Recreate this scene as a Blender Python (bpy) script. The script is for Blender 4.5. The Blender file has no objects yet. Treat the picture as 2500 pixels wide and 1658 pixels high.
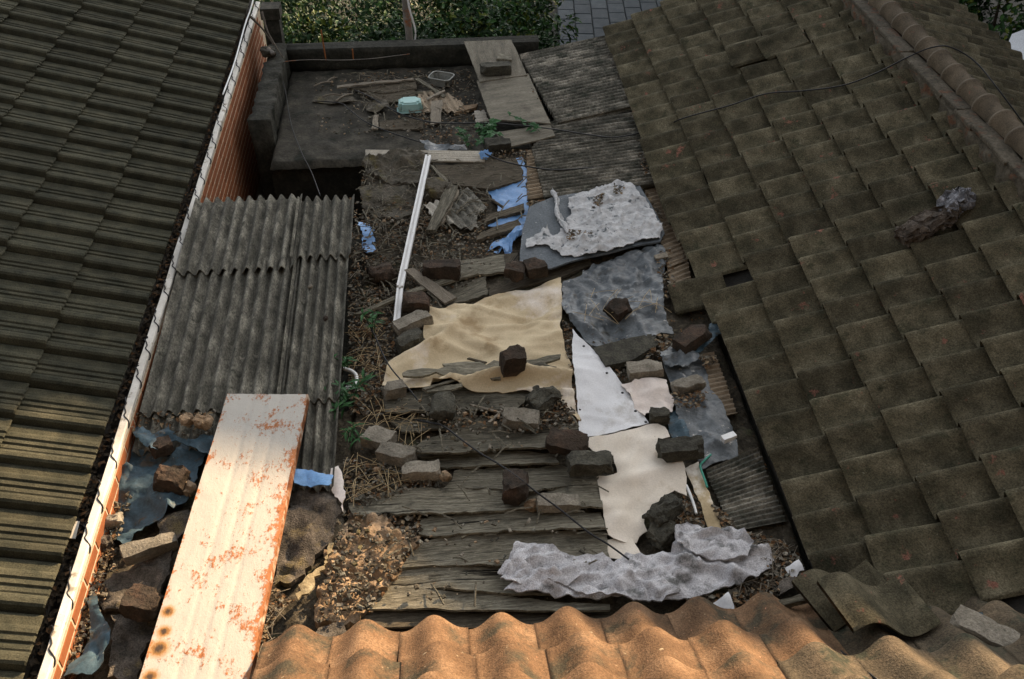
import bpy, bmesh, math, random
from mathutils import Vector, Matrix, noise
from mathutils.geometry import delaunay_2d_cdt
random.seed(7)
S = bpy.context.scene
COL = S.collection
rad = math.radians

# ---------------------------------------------------------------- camera
FPX, CX, CY, CAMZ = 2431.0, 1250.0, 829.0, 3.63      # focal length in photo pixels, image centre, eye height over the patched roof
_pitch = math.atan2(CY + 1139.0, FPX)
_up = Vector((0, math.cos(_pitch), math.sin(_pitch)))
_yv = Vector((993.0 - CX, CY + 1139.0, -FPX)).normalized()
_yv = (_yv - _up * _yv.dot(_up)).normalized()
_xv = _yv.cross(_up)
ROT = Matrix((_xv, _yv, _up))
EYE = Vector((0, 0, CAMZ))
cam = bpy.data.cameras.new('camera')
cam_o = bpy.data.objects.new('camera', cam)
COL.objects.link(cam_o)
cam_o.matrix_world = Matrix.Translation(EYE) @ ROT.to_4x4()
cam.sensor_fit = 'HORIZONTAL'; cam.sensor_width = 36.0; cam.lens = FPX / 2500.0 * 36.0
cam.clip_start = 0.05; cam.clip_end = 400
S.camera = cam_o

# ---------------------------------------------------------------- sky, sun, exposure
SUN_AZ, SUN_EL = rad(48), rad(26)                    # low sun over the right-hand roofs, azimuth from +X towards +Y
SUN = Vector((math.cos(SUN_EL) * math.cos(SUN_AZ), math.cos(SUN_EL) * math.sin(SUN_AZ), math.sin(SUN_EL)))
world = bpy.data.worlds.new('World'); S.world = world; world.use_nodes = True
nt = world.node_tree; nt.nodes.clear()
sky = nt.nodes.new('ShaderNodeTexSky'); sky.sky_type = 'NISHITA'; sky.sun_disc = False
sky.sun_elevation = SUN_EL; sky.sun_rotation = math.pi / 2 - SUN_AZ
sky.air_density = 1.0; sky.dust_density = 2.0; sky.ozone_density = 0.6
hs = nt.nodes.new('ShaderNodeHueSaturation'); hs.inputs['Saturation'].default_value = 0.28
bg = nt.nodes.new('ShaderNodeBackground'); bg.inputs['Strength'].default_value = 0.055
wo = nt.nodes.new('ShaderNodeOutputWorld')
nt.links.new(sky.outputs[0], hs.inputs['Color']); nt.links.new(hs.outputs[0], bg.inputs[0]); nt.links.new(bg.outputs[0], wo.inputs[0])
sl = bpy.data.lights.new('sun', 'SUN'); sl.energy = 2.3; sl.angle = rad(0.6); sl.color = (1.0, 0.73, 0.45)
so = bpy.data.objects.new('sun', sl); COL.objects.link(so)
so.rotation_euler = (-SUN).to_track_quat('-Z', 'Y').to_euler(); so.location = SUN * 30
S.view_settings.view_transform = 'Standard'; S.view_settings.look = 'None'
S.view_settings.gamma = 1.0; S.view_settings.use_curve_mapping = False
S.view_settings.exposure = 2.45
S.render.engine = 'CYCLES'
S.cycles.use_denoising = True
S.cycles.max_bounces = 5; S.cycles.diffuse_bounces = 3; S.cycles.glossy_bounces = 2; S.cycles.transmission_bounces = 2
S.cycles.transparent_max_bounces = 4

# ---------------------------------------------------------------- helpers: measuring
def ray(px, py):
    return ROT @ Vector((px - CX, CY - py, -FPX))
def at(px, py, z=0.0):
    d = ray(px, py)
    return EYE + d * ((z - CAMZ) / d.z)
CROP = {1: (0, 0), 2: (830, 0), 3: (1670, 0), 4: (0, 550), 5: (830, 550), 6: (1670, 550), 7: (0, 1098), 8: (830, 1098), 9: (1670, 1098)}
def Q(n, *pts):                                       # sketch coordinates of a ninth of the picture -> photo pixels
    ox, oy = CROP[n]
    return [(ox + x * 0.35714, oy + y * 0.35714) for x, y in pts]
def Z6(ox, oy, *pts):
    return [(ox + x * 0.17857, oy + y * 0.17857) for x, y in pts]

# ---------------------------------------------------------------- helpers: objects
def worldmat(p):
    m = p.matrix_basis.copy()
    return m if p.parent is None else worldmat(p.parent) @ p.matrix_parent_inverse @ m
def adopt(o, parent):                                 # child that keeps its own place in the world
    o.parent = parent; o.matrix_parent_inverse = worldmat(parent).inverted()
    return o
def link(o, parent=None):
    COL.objects.link(o)
    if parent is not None: adopt(o, parent)
    return o
def tag(o, label=None, cat=None, group=None, kind=None):
    if label: o['label'] = label
    if cat: o['category'] = cat
    if group: o['group'] = group
    if kind: o['kind'] = kind
    return o
def empty(name, loc=(0, 0, 0)):
    o = bpy.data.objects.new(name, None); o.location = loc; o.empty_display_size = 0.1
    return link(o)
def mesh_obj(name, verts, faces, mat, parent=None, smooth=False, mats=None, loc=None, rot=None):
    me = bpy.data.meshes.new(name)
    me.from_pydata([tuple(v) for v in verts], [], faces)
    for m in (mats or [mat]): me.materials.append(m)
    if smooth: me.polygons.foreach_set('use_smooth', [True] * len(me.polygons))
    me.update()
    o = bpy.data.objects.new(name, me)
    if loc is not None: o.location = loc
    if rot is not None: o.rotation_euler = rot
    return link(o, parent)
def inst(name, me, parent, loc, rot=(0, 0, 0), frame=None):
    o = bpy.data.objects.new(name, me); o.location = loc
    o.rotation_euler = frame.to_euler() if frame is not None else rot
    return link(o, parent)
BOXF = [(0, 3, 2, 1), (4, 5, 6, 7), (0, 1, 5, 4), (1, 2, 6, 5), (2, 3, 7, 6), (3, 0, 4, 7)]
def box(name, x0, x1, y0, y1, z0, z1, mat, parent=None):
    v = [(x0, y0, z0), (x1, y0, z0), (x1, y1, z0), (x0, y1, z0), (x0, y0, z1), (x1, y0, z1), (x1, y1, z1), (x0, y1, z1)]
    return mesh_obj(name, v, BOXF, mat, parent)
def fr(x, y, z=0.0, octv=4, H=0.6):
    return noise.fractal(Vector((x, y, z)), H, 2.0, octv)
def inside(x, y, P):
    c = False; j = len(P) - 1
    for i in range(len(P)):
        xi, yi = P[i]; xj, yj = P[j]
        if (yi > y) != (yj > y) and x < (xj - xi) * (y - yi) / (yj - yi + 1e-12) + xi: c = not c
        j = i
    return c

def slab(name, px, z, thick, mat, label=None, cat=None, parent=None, res=0.03, hf=None, jag=0.0, axis=None, smooth=True, group=None, world_pts=None, mats=None, fan=None, under=True):
    """A real piece of board, sheet or cloth: outline laid on height z (one number or one per corner), relief hf(u, v), thickness."""
    if world_pts is None:
        zs = z if isinstance(z, (list, tuple)) else [z] * len(px)
        W = [at(p[0], p[1], zz) for p, zz in zip(px, zs)]
    else:
        W = [Vector(p) for p in world_pts]
    n = len(W)
    c = sum(W, Vector()) / n
    if axis is None:                                   # grain along the longest direction
        sxx = sum((p.x - c.x) ** 2 for p in W); syy = sum((p.y - c.y) ** 2 for p in W); sxy = sum((p.x - c.x) * (p.y - c.y) for p in W)
        ang = 0.5 * math.atan2(2 * sxy, sxx - syy)
    else:
        ang = axis
    ca, sa = math.cos(ang), math.sin(ang)
    L = [((p.x - c.x) * ca + (p.y - c.y) * sa, -(p.x - c.x) * sa + (p.y - c.y) * ca, p.z - c.z) for p in W]
    rs = random.random() * 100
    # least-squares plane through the corners
    A = Matrix(((0, 0, 0), (0, 0, 0), (0, 0, 0))); b = Vector((0, 0, 0))
    for u, v, w in L:
        r = Vector((u, v, 1))
        for i in range(3):
            for j in range(3): A[i][j] += r[i] * r[j]
            b[i] += r[i] * w
    for i in range(3): A[i][i] += 1e-6
    k = A.inverted() @ b
    zb = lambda u, v: k[0] * u + k[1] * v + k[2]
    out = []
    for i in range(n):
        a, d = L[i], L[(i + 1) % n]
        ln = math.hypot(d[0] - a[0], d[1] - a[1])
        m = max(1, int(ln / res))
        nx, ny = -(d[1] - a[1]) / (ln + 1e-9), (d[0] - a[0]) / (ln + 1e-9)
        for j in range(m):
            t = j / m
            u = a[0] + (d[0] - a[0]) * t; v = a[1] + (d[1] - a[1]) * t
            if jag and 0 < j: 
                w = jag * (fr(u * 14 + rs, v * 14, rs, 3) + 0.35 * noise.noise(Vector((u * 70, v * 70, rs))))
                u += nx * w; v += ny * w
            out.append((u, v))
    us = [p[0] for p in out]; vs = [p[1] for p in out]
    pts = [Vector(p) for p in out]; nb = len(pts)
    u = min(us) + res * 0.5
    row = 0
    shrink = res * 0.45
    while u < max(us):
        v = min(vs) + res * (0.5 if row % 2 else 0.1)
        while v < max(vs):
            uu = u + random.uniform(-.12, .12) * res; vv = v + random.uniform(-.12, .12) * res
            if inside(uu, vv, out) and inside(uu + shrink, vv, out) and inside(uu - shrink, vv, out) and inside(uu, vv + shrink, out) and inside(uu, vv - shrink, out):
                pts.append(Vector((uu, vv)))
            v += res
        u += res * 0.9; row += 1
    ov, oe, of, *_ = delaunay_2d_cdt(pts, [], [list(range(nb))], 1, 1e-5)
    hf = hf or (lambda u, v: 0.0)
    if hasattr(hf, 'make'): hf = hf.make(min(us), max(us), min(vs), max(vs))
    top = [(p.x, p.y, zb(p.x, p.y) + hf(p.x, p.y)) for p in ov]
    nv = len(top)
    bot = [(p[0], p[1], p[2] - thick) for p in top]
    F = [tuple(f) for f in of]
    # orient up
    FF = []
    for f in F:
        a, b_, c_ = ov[f[0]], ov[f[1]], ov[f[2]]
        if (b_.x - a.x) * (c_.y - a.y) - (b_.y - a.y) * (c_.x - a.x) < 0: f = tuple(reversed(f))
        FF.append(f)
    cnt = {}
    for f in FF:
        for i in range(len(f)):
            e = (f[i], f[(i + 1) % len(f)]); cnt[e] = cnt.get(e, 0) + 1
    bnd = [e for e in cnt if (e[1], e[0]) not in cnt]
    verts = top + bot
    faces = FF + [tuple(i + nv for i in reversed(f)) for f in FF]
    side0 = len(faces)
    for (i, j) in bnd:
        q = len(verts)
        verts += [top[i], top[j], bot[j], bot[i]]
        faces.append((q + 3, q + 2, q + 1, q))
    faces = faces[:side0] + [tuple(reversed(f)) for f in faces[side0:]]
    faces = faces[:side0] + [(f[3], f[2], f[1], f[0]) for f in faces[side0:]]
    o = mesh_obj(name, verts, faces, mat, parent, smooth, loc=c, rot=(0, 0, ang), mats=mats)
    if label: tag(o, label, cat, group)
    return o

def ropemesh(name, pts, r, mat, parent=None, sides=6, sub=6):
    """A cable or stick along smooth points."""
    P = [Vector(p) for p in pts]
    Qp = []
    n = len(P)
    for i in range(n - 1):
        p0, p1, p2, p3 = P[max(0, i - 1)], P[i], P[i + 1], P[min(n - 1, i + 2)]
        for j in range(sub):
            t = j / sub
            Qp.append(0.5 * ((2 * p1) + (-p0 + p2) * t + (2 * p0 - 5 * p1 + 4 * p2 - p3) * t * t + (-p0 + 3 * p1 - 3 * p2 + p3) * t ** 3))
    Qp.append(P[-1])
    verts, faces = [], []
    for i, p in enumerate(Qp):
        d = (Qp[min(i + 1, len(Qp) - 1)] - Qp[max(i - 1, 0)]).normalized()
        a = d.cross(Vector((0, 0, 1)))
        if a.length < 1e-3: a = Vector((1, 0, 0))
        a.normalize(); b = a.cross(d)
        rr = r(i / (len(Qp) - 1)) if callable(r) else r
        for s in range(sides):
            t = 2 * math.pi * s / sides
            verts.append(p + a * math.cos(t) * rr + b * math.sin(t) * rr)
    for i in range(len(Qp) - 1):
        for s in range(sides):
            faces.append((i * sides + s, i * sides + (s + 1) % sides, (i + 1) * sides + (s + 1) % sides, (i + 1) * sides + s))
    faces.append(tuple(reversed(range(sides)))); faces.append(tuple(range((len(Qp) - 1) * sides, len(Qp) * sides)))
    return mesh_obj(name, verts, faces, mat, parent, True)

# ---------------------------------------------------------------- materials
MATS = {}
def M(name, cols, scale=6.0, stretch=(1, 1, 1), rough=0.9, bump=0.25, bscale=90.0, spots=(), rnd=0.12, grain=0.25, detail=6.0, spec=0.25, bdist=0.004, cracks=None):
    """Procedural surface: a ramp of real colours over noise, patches with their own shape, fine grain and relief."""
    m = bpy.data.materials.new(name); m.use_nodes = True; MATS[name] = m
    t = m.node_tree; N = t.nodes; N.clear(); Lk = t.links.new
    out = N.new('ShaderNodeOutputMaterial'); bs = N.new('ShaderNodeBsdfPrincipled'); Lk(bs.outputs[0], out.inputs[0])
    bs.inputs['Roughness'].default_value = rough
    bs.inputs['Specular IOR Level'].default_value = spec
    tc = N.new('ShaderNodeTexCoord'); oi = N.new('ShaderNodeObjectInfo')
    mul = N.new('ShaderNodeVectorMath'); mul.operation = 'SCALE'; mul.inputs[0].default_value = (37.0, 53.0, 19.0); Lk(oi.outputs['Random'], mul.inputs['Scale'])
    mp = N.new('ShaderNodeMapping'); mp.inputs['Scale'].default_value = stretch
    add = N.new('ShaderNodeVectorMath'); add.operation = 'ADD'
    Lk(tc.outputs['Object'], mp.inputs['Vector']); Lk(mp.outputs[0], add.inputs[0]); Lk(mul.outputs[0], add.inputs[1])
    n1 = N.new('ShaderNodeTexNoise'); n1.inputs['Scale'].default_value = scale; n1.inputs['Detail'].default_value = detail; n1.inputs['Roughness'].default_value = 0.62
    Lk(add.outputs[0], n1.inputs['Vector'])
    rp = N.new('ShaderNodeValToRGB'); e = rp.color_ramp.elements
    for i, (p, c) in enumerate(cols):
        el = e[i] if i < 2 else e.new(p)
        el.position = p; el.color = (c[0], c[1], c[2], 1)
    Lk(n1.outputs['Fac'], rp.inputs[0])
    cur = rp.outputs[0]
    add2 = N.new('ShaderNodeVectorMath'); add2.operation = 'ADD'; Lk(tc.outputs['Object'], add2.inputs[0]); Lk(mul.outputs[0], add2.inputs[1])
    for (c, sc, th, soft) in spots:
        n2 = N.new('ShaderNodeTexNoise'); n2.inputs['Scale'].default_value = sc; n2.inputs['Detail'].default_value = 5; n2.inputs['Roughness'].default_value = 0.65
        off = N.new('ShaderNodeVectorMath'); off.operation = 'ADD'; off.inputs[1].default_value = (sc * 3.1, th * 40, sc)
        Lk(add2.outputs[0], off.inputs[0]); Lk(off.outputs[0], n2.inputs['Vector'])
        mr = N.new('ShaderNodeMapRange'); mr.inputs['From Min'].default_value = th; mr.inputs['From Max'].default_value = th + soft; Lk(n2.outputs['Fac'], mr.inputs['Value'])
        mx = N.new('ShaderNodeMix'); mx.data_type = 'RGBA'; Lk(mr.outputs[0], mx.inputs['Factor']); Lk(cur, mx.inputs['A']); mx.inputs['B'].default_value = (c[0], c[1], c[2], 1)
        cur = mx.outputs['Result']
    if cracks:                                         # long dark splits along the grain
        cm = N.new('ShaderNodeMapping'); cm.inputs['Scale'].default_value = (1.6, 60, 20); Lk(tc.outputs['Object'], cm.inputs['Vector'])
        ca = N.new('ShaderNodeVectorMath'); ca.operation = 'ADD'; Lk(cm.outputs[0], ca.inputs[0]); Lk(mul.outputs[0], ca.inputs[1])
        cn = N.new('ShaderNodeTexNoise'); cn.inputs['Scale'].default_value = 1.0; cn.inputs['Detail'].default_value = 4; Lk(ca.outputs[0], cn.inputs['Vector'])
        cr_ = N.new('ShaderNodeMapRange'); cr_.inputs['From Min'].default_value = cracks; cr_.inputs['From Max'].default_value = cracks - .035; Lk(cn.outputs['Fac'], cr_.inputs['Value'])
        cx = N.new('ShaderNodeMix'); cx.data_type = 'RGBA'; Lk(cr_.outputs[0], cx.inputs['Factor']); Lk(cur, cx.inputs['A']); cx.inputs['B'].default_value = (.018, .015, .010, 1); cur = cx.outputs['Result']
    n3 = N.new('ShaderNodeTexNoise'); n3.inputs['Scale'].default_value = bscale; n3.inputs['Detail'].default_value = 3; n3.inputs['Roughness'].default_value = 0.7
    Lk(add.outputs[0], n3.inputs['Vector'])
    mg = N.new('ShaderNodeMapRange'); mg.inputs['From Min'].default_value = 0.25; mg.inputs['From Max'].default_value = 0.75
    mg.inputs['To Min'].default_value = 1 - grain * 1.3; mg.inputs['To Max'].default_value = 1 + grain; Lk(n3.outputs['Fac'], mg.inputs['Value'])
    mr2 = N.new('ShaderNodeMapRange'); mr2.inputs['To Min'].default_value = 1 - rnd; mr2.inputs['To Max'].default_value = 1 + rnd; Lk(oi.outputs['Random'], mr2.inputs['Value'])
    mm = N.new('ShaderNodeMath'); mm.operation = 'MULTIPLY'; Lk(mg.outputs[0], mm.inputs[0]); Lk(mr2.outputs[0], mm.inputs[1])
    sc = N.new('ShaderNodeVectorMath'); sc.operation = 'SCALE'; Lk(cur, sc.inputs[0]); Lk(mm.outputs[0], sc.inputs['Scale'])
    Lk(sc.outputs[0], bs.inputs['Base Color'])
    if bump:
        bp = N.new('ShaderNodeBump'); bp.inputs['Strength'].default_value = bump; bp.inputs['Distance'].default_value = bdist * 2
        sm = N.new('ShaderNodeMath'); sm.operation = 'ADD'; Lk(n3.outputs['Fac'], sm.inputs[0]); Lk(n1.outputs['Fac'], sm.inputs[1])
        Lk(sm.outputs[0], bp.inputs['Height']); Lk(bp.outputs[0], bs.inputs['Normal'])
    return m

T_LEFT = M('grey_roof_tile', [(.3, (.028, .030, .021)), (.7, (.078, .073, .048))], 9, bump=.5, bscale=160, grain=.5, rnd=.2, rough=.95, spec=.15)
T_RIGHT = M('mossy_roof_tile', [(.26, (.031, .030, .019)), (.5, (.084, .073, .046)), (.72, (.160, .140, .092))], 7, bump=.6, bscale=120, grain=.5, rnd=.3, rough=.97, spec=.12,
            spots=[((.045, .045, .027), 9, .56, .14), ((.19, .09, .064), 10, .64, .05), ((.17, .16, .12), 45, .66, .06), ((.20, .20, .18), 70, .70, .03)])
T_NEAR = M('clay_roof_tile', [(.25, (.068, .042, .024)), (.5, (.15, .088, .048)), (.75, (.25, .158, .092))], 5, bump=.6, bscale=110, grain=.4, rnd=.1, rough=.95, spec=.15,
           spots=[((.062, .052, .034), 5, .52, .12), ((.5, .24, .15), 30, .69, .03), ((.34, .27, .18), 26, .66, .06)])
T_RIDGE = M('ridge_tile', [(.3, (.07, .056, .038)), (.7, (.14, .11, .075))], 9, bump=.5, bscale=120, grain=.35, rnd=.15, spots=[((.20, .09, .06), 9, .64, .05)])
MORTAR = M('old_mortar', [(.3, (.045, .038, .026)), (.6, (.09, .076, .054)), (.8, (.14, .122, .092))], 14, bump=.9, bscale=60, grain=.4, spots=[((.10, .05, .028), 9, .55, .08)])
BRICK_O = M('orange_brick', [(.3, (.205, .068, .024)), (.7, (.265, .088, .032))], 14, bump=.2, bscale=120, grain=.12, rnd=.14)
JOINT = M('brick_mortar', [(.3, (.48, .38, .26)), (.7, (.58, .47, .34))], 20, bump=.3)
WHITE_COP = M('white_coping_paint', [(.3, (.40, .38, .33)), (.7, (.60, .575, .52))], 8, bump=.1, spots=[((.24, .21, .16), 12, .60, .06)], grain=.06, rough=.5)
GUTTER = M('gutter_muck', [(.3, (.010, .008, .006)), (.6, (.028, .022, .016)), (.8, (.06, .046, .033))], 24, bump=1.0, bscale=70, grain=.5)
DARK = M('dark_underlay', [(.3, (.02, .019, .016)), (.7, (.045, .04, .033))], 10, bump=.4)
CONC = M('old_concrete', [(.28, (.018, .017, .012)), (.5, (.052, .047, .035)), (.75, (.105, .092, .07))], 6, bump=.6, bscale=50, grain=.35, spots=[((.02, .021, .014), 5, .54, .10), ((.15, .13, .10), 30, .67, .04)])
CONC_D = M('mossy_concrete', [(.25, (.012, .013, .009)), (.55, (.032, .031, .023)), (.8, (.07, .064, .048))], 9, bump=.9, bscale=45, grain=.4)
RENDER = M('house_render', [(.3, (.22, .20, .17)), (.7, (.32, .30, .26))], 2, bump=.3)
SLATE = M('weathered_slate_sheet', [(.3, (.055, .053, .041)), (.5, (.115, .109, .087)), (.68, (.27, .255, .205))], 8, stretch=(2.2, .8, 1), bump=.22, bscale=70, grain=.6,
          spots=[((.34, .31, .25), 9, .63, .12), ((.045, .045, .033), 13, .57, .12)])
SLATE_L = M('pale_slate_edge', [(.3, (.40, .37, .31)), (.7, (.6, .56, .48))], 6, bump=.4, grain=.25)
SLATE_R = M('streaked_slate_sheet', [(.32, (.06, .06, .048)), (.5, (.14, .132, .108)), (.68, (.36, .335, .275))], 6, stretch=(.9, 1.5, 1), bump=.25, bscale=70, grain=.6,
            spots=[((.40, .36, .29), 4, .60, .12), ((.05, .055, .042), 7, .52, .14)])
SLATE_T = M('tan_slate_strip', [(.3, (.20, .16, .11)), (.7, (.42, .33, .23))], 9, stretch=(.5, 3, 1), bump=.4, grain=.4)
WOOD = M('grey_weathered_wood', [(.25, (.066, .06, .044)), (.5, (.19, .172, .126)), (.75, (.35, .32, .245))], 7, stretch=(1, 14, 6), bump=.9, bscale=28, grain=.45, rnd=.25, cracks=.36,
         spots=[((.07, .065, .048), 6, .58, .12)])
WOOD_D = M('dark_weathered_wood', [(.25, (.045, .036, .024)), (.5, (.10, .082, .056)), (.75, (.165, .14, .10))], 7, stretch=(1, 14, 6), bump=.9, bscale=28, grain=.45, rnd=.2, cracks=.36)
PLY = M('weathered_plywood', [(.25, (.10, .09, .068)), (.5, (.17, .152, .115)), (.75, (.24, .215, .165))], 4, stretch=(1, 5, 4), bump=.5, bscale=40, grain=.4,
        spots=[((.07, .06, .045), 3, .56, .15)])
WOOD_L = M('tan_weathered_wood', [(.3, (.17, .145, .11)), (.7, (.30, .26, .20))], 7, stretch=(1, 14, 6), bump=.7, bscale=28, grain=.35)
BEIGE = M('beige_vinyl', [(.3, (.46, .36, .22)), (.55, (.60, .485, .31)), (.8, (.68, .57, .40))], 3, bump=.2, bscale=130, grain=.13, rough=.75,
          spots=[((.74, .66, .56), 1.7, .55, .10), ((.36, .26, .14), 2.6, .58, .10), ((.30, .24, .15), 30, .68, .04)])
CREAM = M('cream_vinyl', [(.3, (.60, .53, .43)), (.7, (.74, .67, .57))], 4, bump=.2, bscale=130, grain=.10, rough=.7, spots=[((.5, .42, .31), 4, .60, .12), ((.34, .27, .18), 22, .69, .04)])
WHITEV = M('white_vinyl', [(.3, (.66, .66, .66)), (.7, (.80, .80, .80))], 4, bump=.2, bscale=130, grain=.10, rough=.6, spots=[((.55, .53, .50), 4, .58, .10), ((.36, .33, .28), 26, .69, .04)])
PINKV = M('pale_stained_vinyl', [(.3, (.66, .57, .50)), (.7, (.76, .69, .63))], 5, bump=.2, grain=.1, spots=[((.42, .29, .17), 8, .68, .06)])
STAINV = M('brown_stained_vinyl', [(.35, (.30, .23, .13)), (.5, (.42, .33, .2)), (.62, (.74, .70, .62))], 5, bump=.2, grain=.12)
TARP_G = M('grey_plastic_tarp', [(.3, (.05, .06, .066)), (.7, (.135, .15, .157))], 9, bump=.4, bscale=60, rough=.38, spec=.45, grain=.3, spots=[((.40, .38, .34), 26, .63, .05), ((.05, .045, .035), 9, .60, .08)])
TARP_B = M('blue_plastic_tarp', [(.3, (.10, .235, .47)), (.7, (.17, .34, .62))], 6, bump=.2, bscale=90, rough=.4, spec=.5, grain=.15, spots=[((.10, .10, .09), 16, .66, .06), ((.4, .52, .7), 22, .66, .05)])
TARP_DB = M('dirty_blue_tarp', [(.3, (.022, .045, .06)), (.7, (.055, .095, .12))], 7, bump=.3, bscale=60, rough=.55, spec=.3, grain=.3, spots=[((.07, .06, .045), 11, .58, .08), ((.30, .31, .30), 30, .68, .04)])
MATDK = M('dark_grey_mat', [(.3, (.075, .088, .098)), (.7, (.135, .15, .16))], 6, bump=.3, grain=.3, rough=.7, spots=[((.5, .5, .49), 30, .66, .05)])
MATWH = M('tattered_white_sheet', [(.3, (.36, .365, .365)), (.7, (.58, .575, .565))], 11, bump=.6, bscale=40, grain=.2, spots=[((.19, .15, .09), 12, .64, .04), ((.10, .115, .12), 16, .60, .06), ((.13, .145, .15), 40, .62, .05)])
QUILT = M('grey_quilt', [(.3, (.36, .352, .358)), (.7, (.54, .53, .535))], 10, bump=.5, bscale=160, grain=.4, spots=[((.14, .14, .135), 6, .57, .10), ((.10, .095, .085), 22, .67, .05)])
FELT = M('dirty_felt', [(.3, (.045, .039, .03)), (.5, (.10, .085, .068)), (.75, (.20, .17, .14))], 16, bump=1.0, bscale=130, grain=.55, spots=[((.17, .135, .07), 5, .56, .10)])
FELT_D = M('dark_wool_felt', [(.3, (.055, .05, .036)), (.6, (.115, .10, .075)), (.8, (.20, .18, .145))], 14, bump=1, bscale=60, grain=.45, spots=[((.12, .10, .045), 6, .56, .1)])
BRICK_G = M('cement_brick', [(.3, (.13, .115, .088)), (.7, (.27, .24, .19))], 14, bump=.8, bscale=90, grain=.35, rnd=.2)
BRICK_D = M('dark_cement_brick', [(.3, (.03, .028, .021)), (.7, (.085, .08, .06))], 14, bump=.9, bscale=90, grain=.45, rnd=.2)
BRICK_R = M('sooty_red_brick', [(.3, (.020, .016, .011)), (.5, (.044, .031, .021)), (.75, (.088, .052, .034))], 12, bump=.9, bscale=80, grain=.45, rnd=.25)
SAND = M('crumbly_tan_mortar', [(.25, (.13, .088, .052)), (.5, (.26, .18, .11)), (.75, (.38, .28, .185))], 10, bump=1, bscale=45, grain=.35, spots=[((.13, .10, .06), 9, .60, .06)])
SOIL = M('leafy_dirt', [(.25, (.022, .018, .012)), (.5, (.06, .05, .034)), (.75, (.14, .118, .085))], 16, bump=1, bscale=60, grain=.5, spots=[((.20, .10, .035), 26, .64, .04), ((.30, .26, .19), 34, .68, .03), ((.075, .075, .04), 6, .56, .1)])
LEAF_A = M('dead_leaf_brown', [(.3, (.085, .048, .022)), (.7, (.16, .085, .038))], 20, bump=0, rnd=0)
LEAF_B = M('dead_leaf_tan', [(.3, (.16, .115, .065)), (.7, (.27, .20, .12))], 20, bump=0, rnd=0)
LEAF_C = M('dead_leaf_dark', [(.3, (.028, .021, .013)), (.7, (.065, .048, .03))], 20, bump=0, rnd=0)
LEAF_D = M('dead_leaf_grey', [(.3, (.12, .11, .085)), (.7, (.22, .20, .16))], 20, bump=0, rnd=0)
STRAW = M('dry_straw', [(.3, (.34, .25, .13)), (.7, (.52, .41, .24))], 20, bump=0, rnd=0)
GREEN = M('weed_leaf', [(.3, (.016, .066, .018)), (.7, (.036, .115, .03))], 9, bump=0, rnd=.1, rough=.6)
BUSH1 = M('shrub_leaf_dark', [(.3, (.007, .023, .005)), (.7, (.015, .043, .009))], 6, bump=0, rnd=0, rough=.55, spec=.15)
BUSH2 = M('shrub_leaf_mid', [(.3, (.018, .056, .008)), (.7, (.034, .086, .014))], 6, bump=0, rnd=0, rough=.55, spec=.15)
BUSH3 = M('shrub_leaf_yellow', [(.3, (.065, .095, .010)), (.7, (.12, .14, .018))], 6, bump=0, rnd=0, rough=.55, spec=.15)
BARK = M('bark', [(.3, (.05, .038, .026)), (.7, (.10, .08, .058))], 12, stretch=(4, 4, 1), bump=.8)
BLACK = M('black_cable', [(.3, (.008, .008, .009)), (.7, (.016, .016, .017))], 9, bump=0, rough=.5, rnd=0, grain=0)
WHITEP = M('white_plastic', [(.3, (.70, .70, .68)), (.7, (.80, .80, .78))], 9, bump=.05, rough=.45, grain=.05, rnd=0, spots=[((.5, .46, .38), 14, .68, .04)])
TEAL = M('pale_teal_plastic', [(.3, (.30, .50, .47)), (.7, (.38, .58, .55))], 6, bump=.05, rough=.4, grain=.05)
PLASG = M('grey_plastic', [(.3, (.18, .185, .165)), (.7, (.26, .265, .24))], 6, bump=.1, rough=.5)
FOAM = M('yellowed_foam', [(.3, (.16, .125, .07)), (.5, (.30, .24, .14)), (.7, (.46, .40, .26))], 14, bump=.5)
GRN_EDGE = M('green_plastic', [(.3, (.04, .26, .19)), (.7, (.07, .34, .25))], 6, bump=0, rough=.4)
RAGBR = M('matted_brown_rag', [(.3, (.026, .021, .016)), (.5, (.062, .048, .036)), (.75, (.14, .115, .09))], 22, bump=1, bscale=80, grain=.4)
RAGGY = M('matted_grey_rag', [(.3, (.06, .06, .065)), (.5, (.14, .14, .15)), (.7, (.30, .30, .32))], 26, bump=1, bscale=80, grain=.4)
RUSTM = M('rusty_rod', [(.3, (.20, .07, .02)), (.7, (.34, .13, .045))], 12, bump=.3)
POSTM = M('flaking_post', [(.3, (.12, .11, .095)), (.7, (.24, .22, .19))], 8, bump=.5, spots=[((.27, .10, .04), 4, .58, .08)])
EARTH = M('bare_earth', [(.3, (.02, .02, .012)), (.7, (.045, .04, .026))], 3, bump=.6)
PAVE = M('grey_paving', [(.3, (.055, .064, .07)), (.7, (.085, .095, .10))], 6, bump=.4, rnd=.18, spots=[((.14, .125, .10), 1.2, .66, .1)])
GLASS = M('dark_window', [(.3, (.03, .035, .04)), (.7, (.05, .055, .06))], 2, bump=0, rough=.12, spec=.6)
TARP_W = M('white_tarp', [(.3, (.6, .62, .64)), (.7, (.72, .74, .76))], 3, bump=.2)
T_NEAR_SHADE = M('shade_toned_roof_tile', [(.25, (.045, .038, .026)), (.5, (.095, .075, .05)), (.75, (.17, .125, .08))], 6, bump=.6, bscale=110, grain=.45, rnd=.15, rough=.95, spec=.15, spots=[((.04, .042, .028), 7, .54, .10)])  # darker grey-brown tile, the shade over the right-hand columns included in its colour
DARKWALL = M('dark_brick_wall', [(.3, (.05, .045, .04)), (.7, (.085, .078, .07))], 3, bump=.3)

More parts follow.
